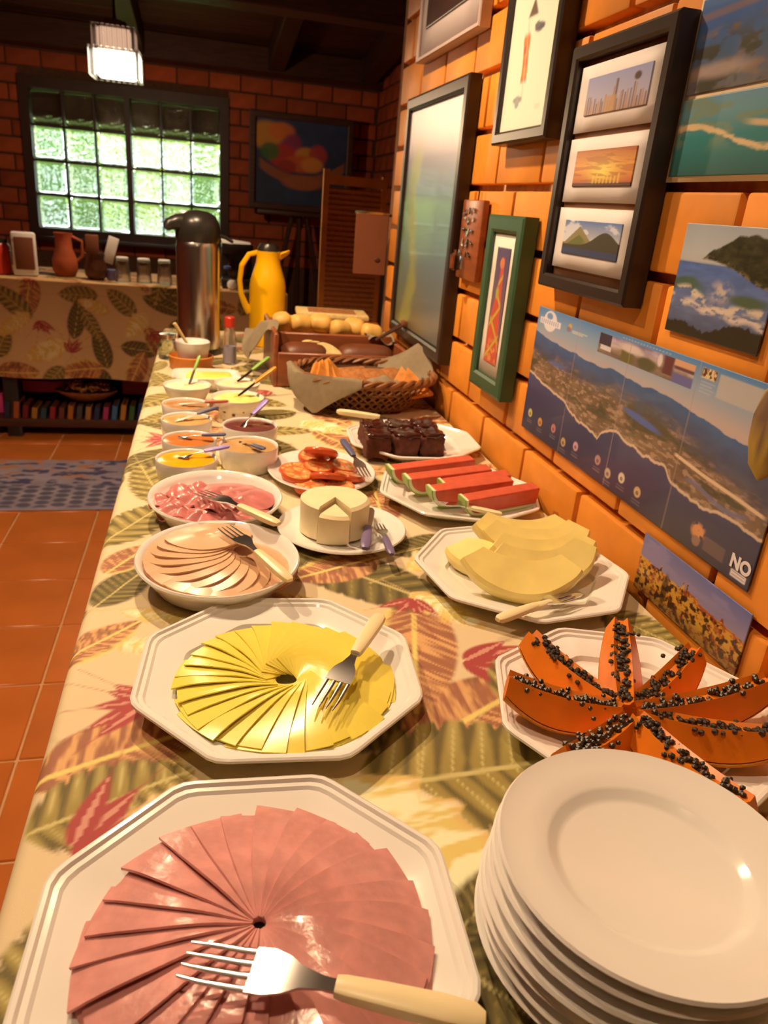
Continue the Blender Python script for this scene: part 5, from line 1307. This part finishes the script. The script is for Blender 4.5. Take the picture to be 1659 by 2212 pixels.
for k in range(60):
    a = r.uniform(0,6.28); q = .11*math.sqrt(r.random()); c = Vector((q*math.cos(a), q*math.sin(a)*.6, .05+.045*r.random()))
    for j in range(5):
        b = j*1.256; fl.add([c, c+Vector((.016*math.cos(b-.4),.012*math.sin(b-.4),.008)), c+Vector((.026*math.cos(b),.02*math.sin(b),.014)), c+Vector((.016*math.cos(b+.4),.012*math.sin(b+.4),.008))], [(0,1,2,3)])
stuff(fl.build('dried_flowers', mat('dried_petal', S(190,130,70), .8, var=.3, scale=30), t, smooth=False, recalc=False))

# rug
u, v = np.meshgrid(np.linspace(0,1,240), np.linspace(0,1,120), indexing='ij'); u = u.ravel(); v = v.ravel()
def rug_col(u, v):
    c = np.tile(S(150,140,160), (len(u),1)); n = fbm(u*20, v*14, 5, 4); c = c*(.75+.5*n)[:,None]
    c = mixc(c, S(86,84,110), ss(.5,.35,np.hypot(((u*26) % 1)-.5, ((v*12+.5*(np.floor(u*26) % 2)) % 1)-.5))*ss(.02,.05,v)*ss(.5,.42,v))
    c = mixc(c, S(176,120,80), ss(.55,.66,fbm(u*26,v*18,9,3))*ss(.5,.7,v)); c = mixc(c, S(70,70,110), ss(.58,.66,fbm(u*30,v*20,19,3))*ss(.3,.5,v))
    return c
o = obj('floor_rug', grid_mesh('floor_rug', np.stack([-1.75+1.72*u, 2.98+.62*v+.02*u, .006+.0015*np.sin(u*60)*np.sin(v*30)], 1), 239, 119, M['cloth_print'])); paint(o, rug_col(u, v))
md = o.modifiers.new('thickness', 'SOLIDIFY'); md.thickness = .005; md.offset = -1
tag(o, 'blue grey woven rug on the terracotta floor before the sideboard', 'rug')

# painting on an easel by the window
def art_fruit(u, v):
    c = grad(v, [(0,S(40,60,96)),(.5,S(36,52,90)),(1,S(44,64,110))]); c = c*(.7+.6*fbm(u*8,v*8,3,4))[:,None]
    for (x, y, rx, ry, cc) in [(.12,.80,.18,.16,(214,150,40)),(.28,.86,.14,.10,(222,120,40)),(.40,.72,.10,.12,(150,50,100)),(.30,.58,.16,.14,(190,50,40)),(.16,.62,.10,.10,(60,110,50)),(.55,.60,.12,.10,(214,150,50)),(.68,.62,.10,.12,(180,60,60)),(.50,.50,.20,.10,(206,90,40)),(.35,.46,.10,.08,(160,40,40)),(.62,.50,.12,.09,(220,140,60))]:
        c = mixc(c, S(*cc), disk(u,v,x,y,rx,ry,.25)*.9)
    arm = ss(.075,.045,np.abs(v-(.30+.9*(u-.5)**2)))*ss(.03,.08,u)*ss(1.0,.95,u); c = mixc(c, S(150,84,52), arm); c = mixc(c, S(164,92,56), disk(u,v,.52,.28,.22,.09,.2))
    return c
t = thing('easel', 'dark wooden easel with post under the fruit painting', 'easel', (.69, 5.86, 0))
for pts in ([(0,.03,.0),(0,.03,1.14)], [(-.30,.0,0),(-.05,.03,1.14)], [(.30,.0,0),(.05,.03,1.14)]): MB().tube(pts, .018, 6).build('post', M['dark_wood'], t)
MB().rbox(.62, .06, .03, .004, c=(0,0,1.145)).build('tray', M['dark_wood'], t)
t = thing('fruit_painting', 'dark framed painting of arms cradling fruit on blue', 'painting', (.69, 5.90, 1.163))
frame_bars(.74, .635, .045, .035).build('frame', M['dark_wood'], t, smooth=False)
panel('canvas', t, -.33, .33, .04, .595, -.012, art_fruit, 120, 100, M['matte_print'])

# cane screen, notice card and pale board by the wall end
t = thing('folding_screen', 'tan cane folding screen standing behind the wall end', 'screen', (.76, 4.02, 0))
for sx in (-1, 1):
    f = MB(); x0 = -.155 if sx < 0 else .01; x1 = -.0 if sx < 0 else .165
for (q, nm, mm) in [((-.175,-.145,-.012,.012,0,1.40),'stile','tan_frame'), ((.125,.150,-.012,.012,0,1.385),'stile','tan_frame'), ((-.145,.125,-.012,.012,1.33,1.375),'rail','tan_frame'), ((-.145,.125,-.012,.012,.08,.12),'rail','tan_frame')]:
    MB().box(*q).build(nm, M[mm], t, smooth=False)
cn = MB()
for k in range(48): cn.tube([(-.145,0,.13+.025*k),(.125,0,.13+.025*k)], .0125, 6)
stuff(cn.build('cane_slats', M['tan_screen'], t))
struct(MB().box(.590, .68, 2.50, 2.53, 0, 2.05).build('trim_2', M['plaster'], smooth=False))
t = thing('notice_card', 'brown notice card standing out beside the brick wall end', 'notice', (.515, 2.44, 1.045))
MB().rbox(.105, .003, .180, .001, c=(0,0,.09), seg=1).build('card_sheet', M['card'], t)
MB().rbox(.110, .006, .010, .002, c=(0,0,.183), seg=1).build('clip', M['fork_steel'], t)
MB().ball((.025,-.002,.045), .010, 2, (1,.2,.8)).build('printed_mark', M['dark_wood'], t)
MB().tube([(.04,.003,.18),(.09,.006,.18)], .004, 6).build('bracket', M['black_plastic'], t)
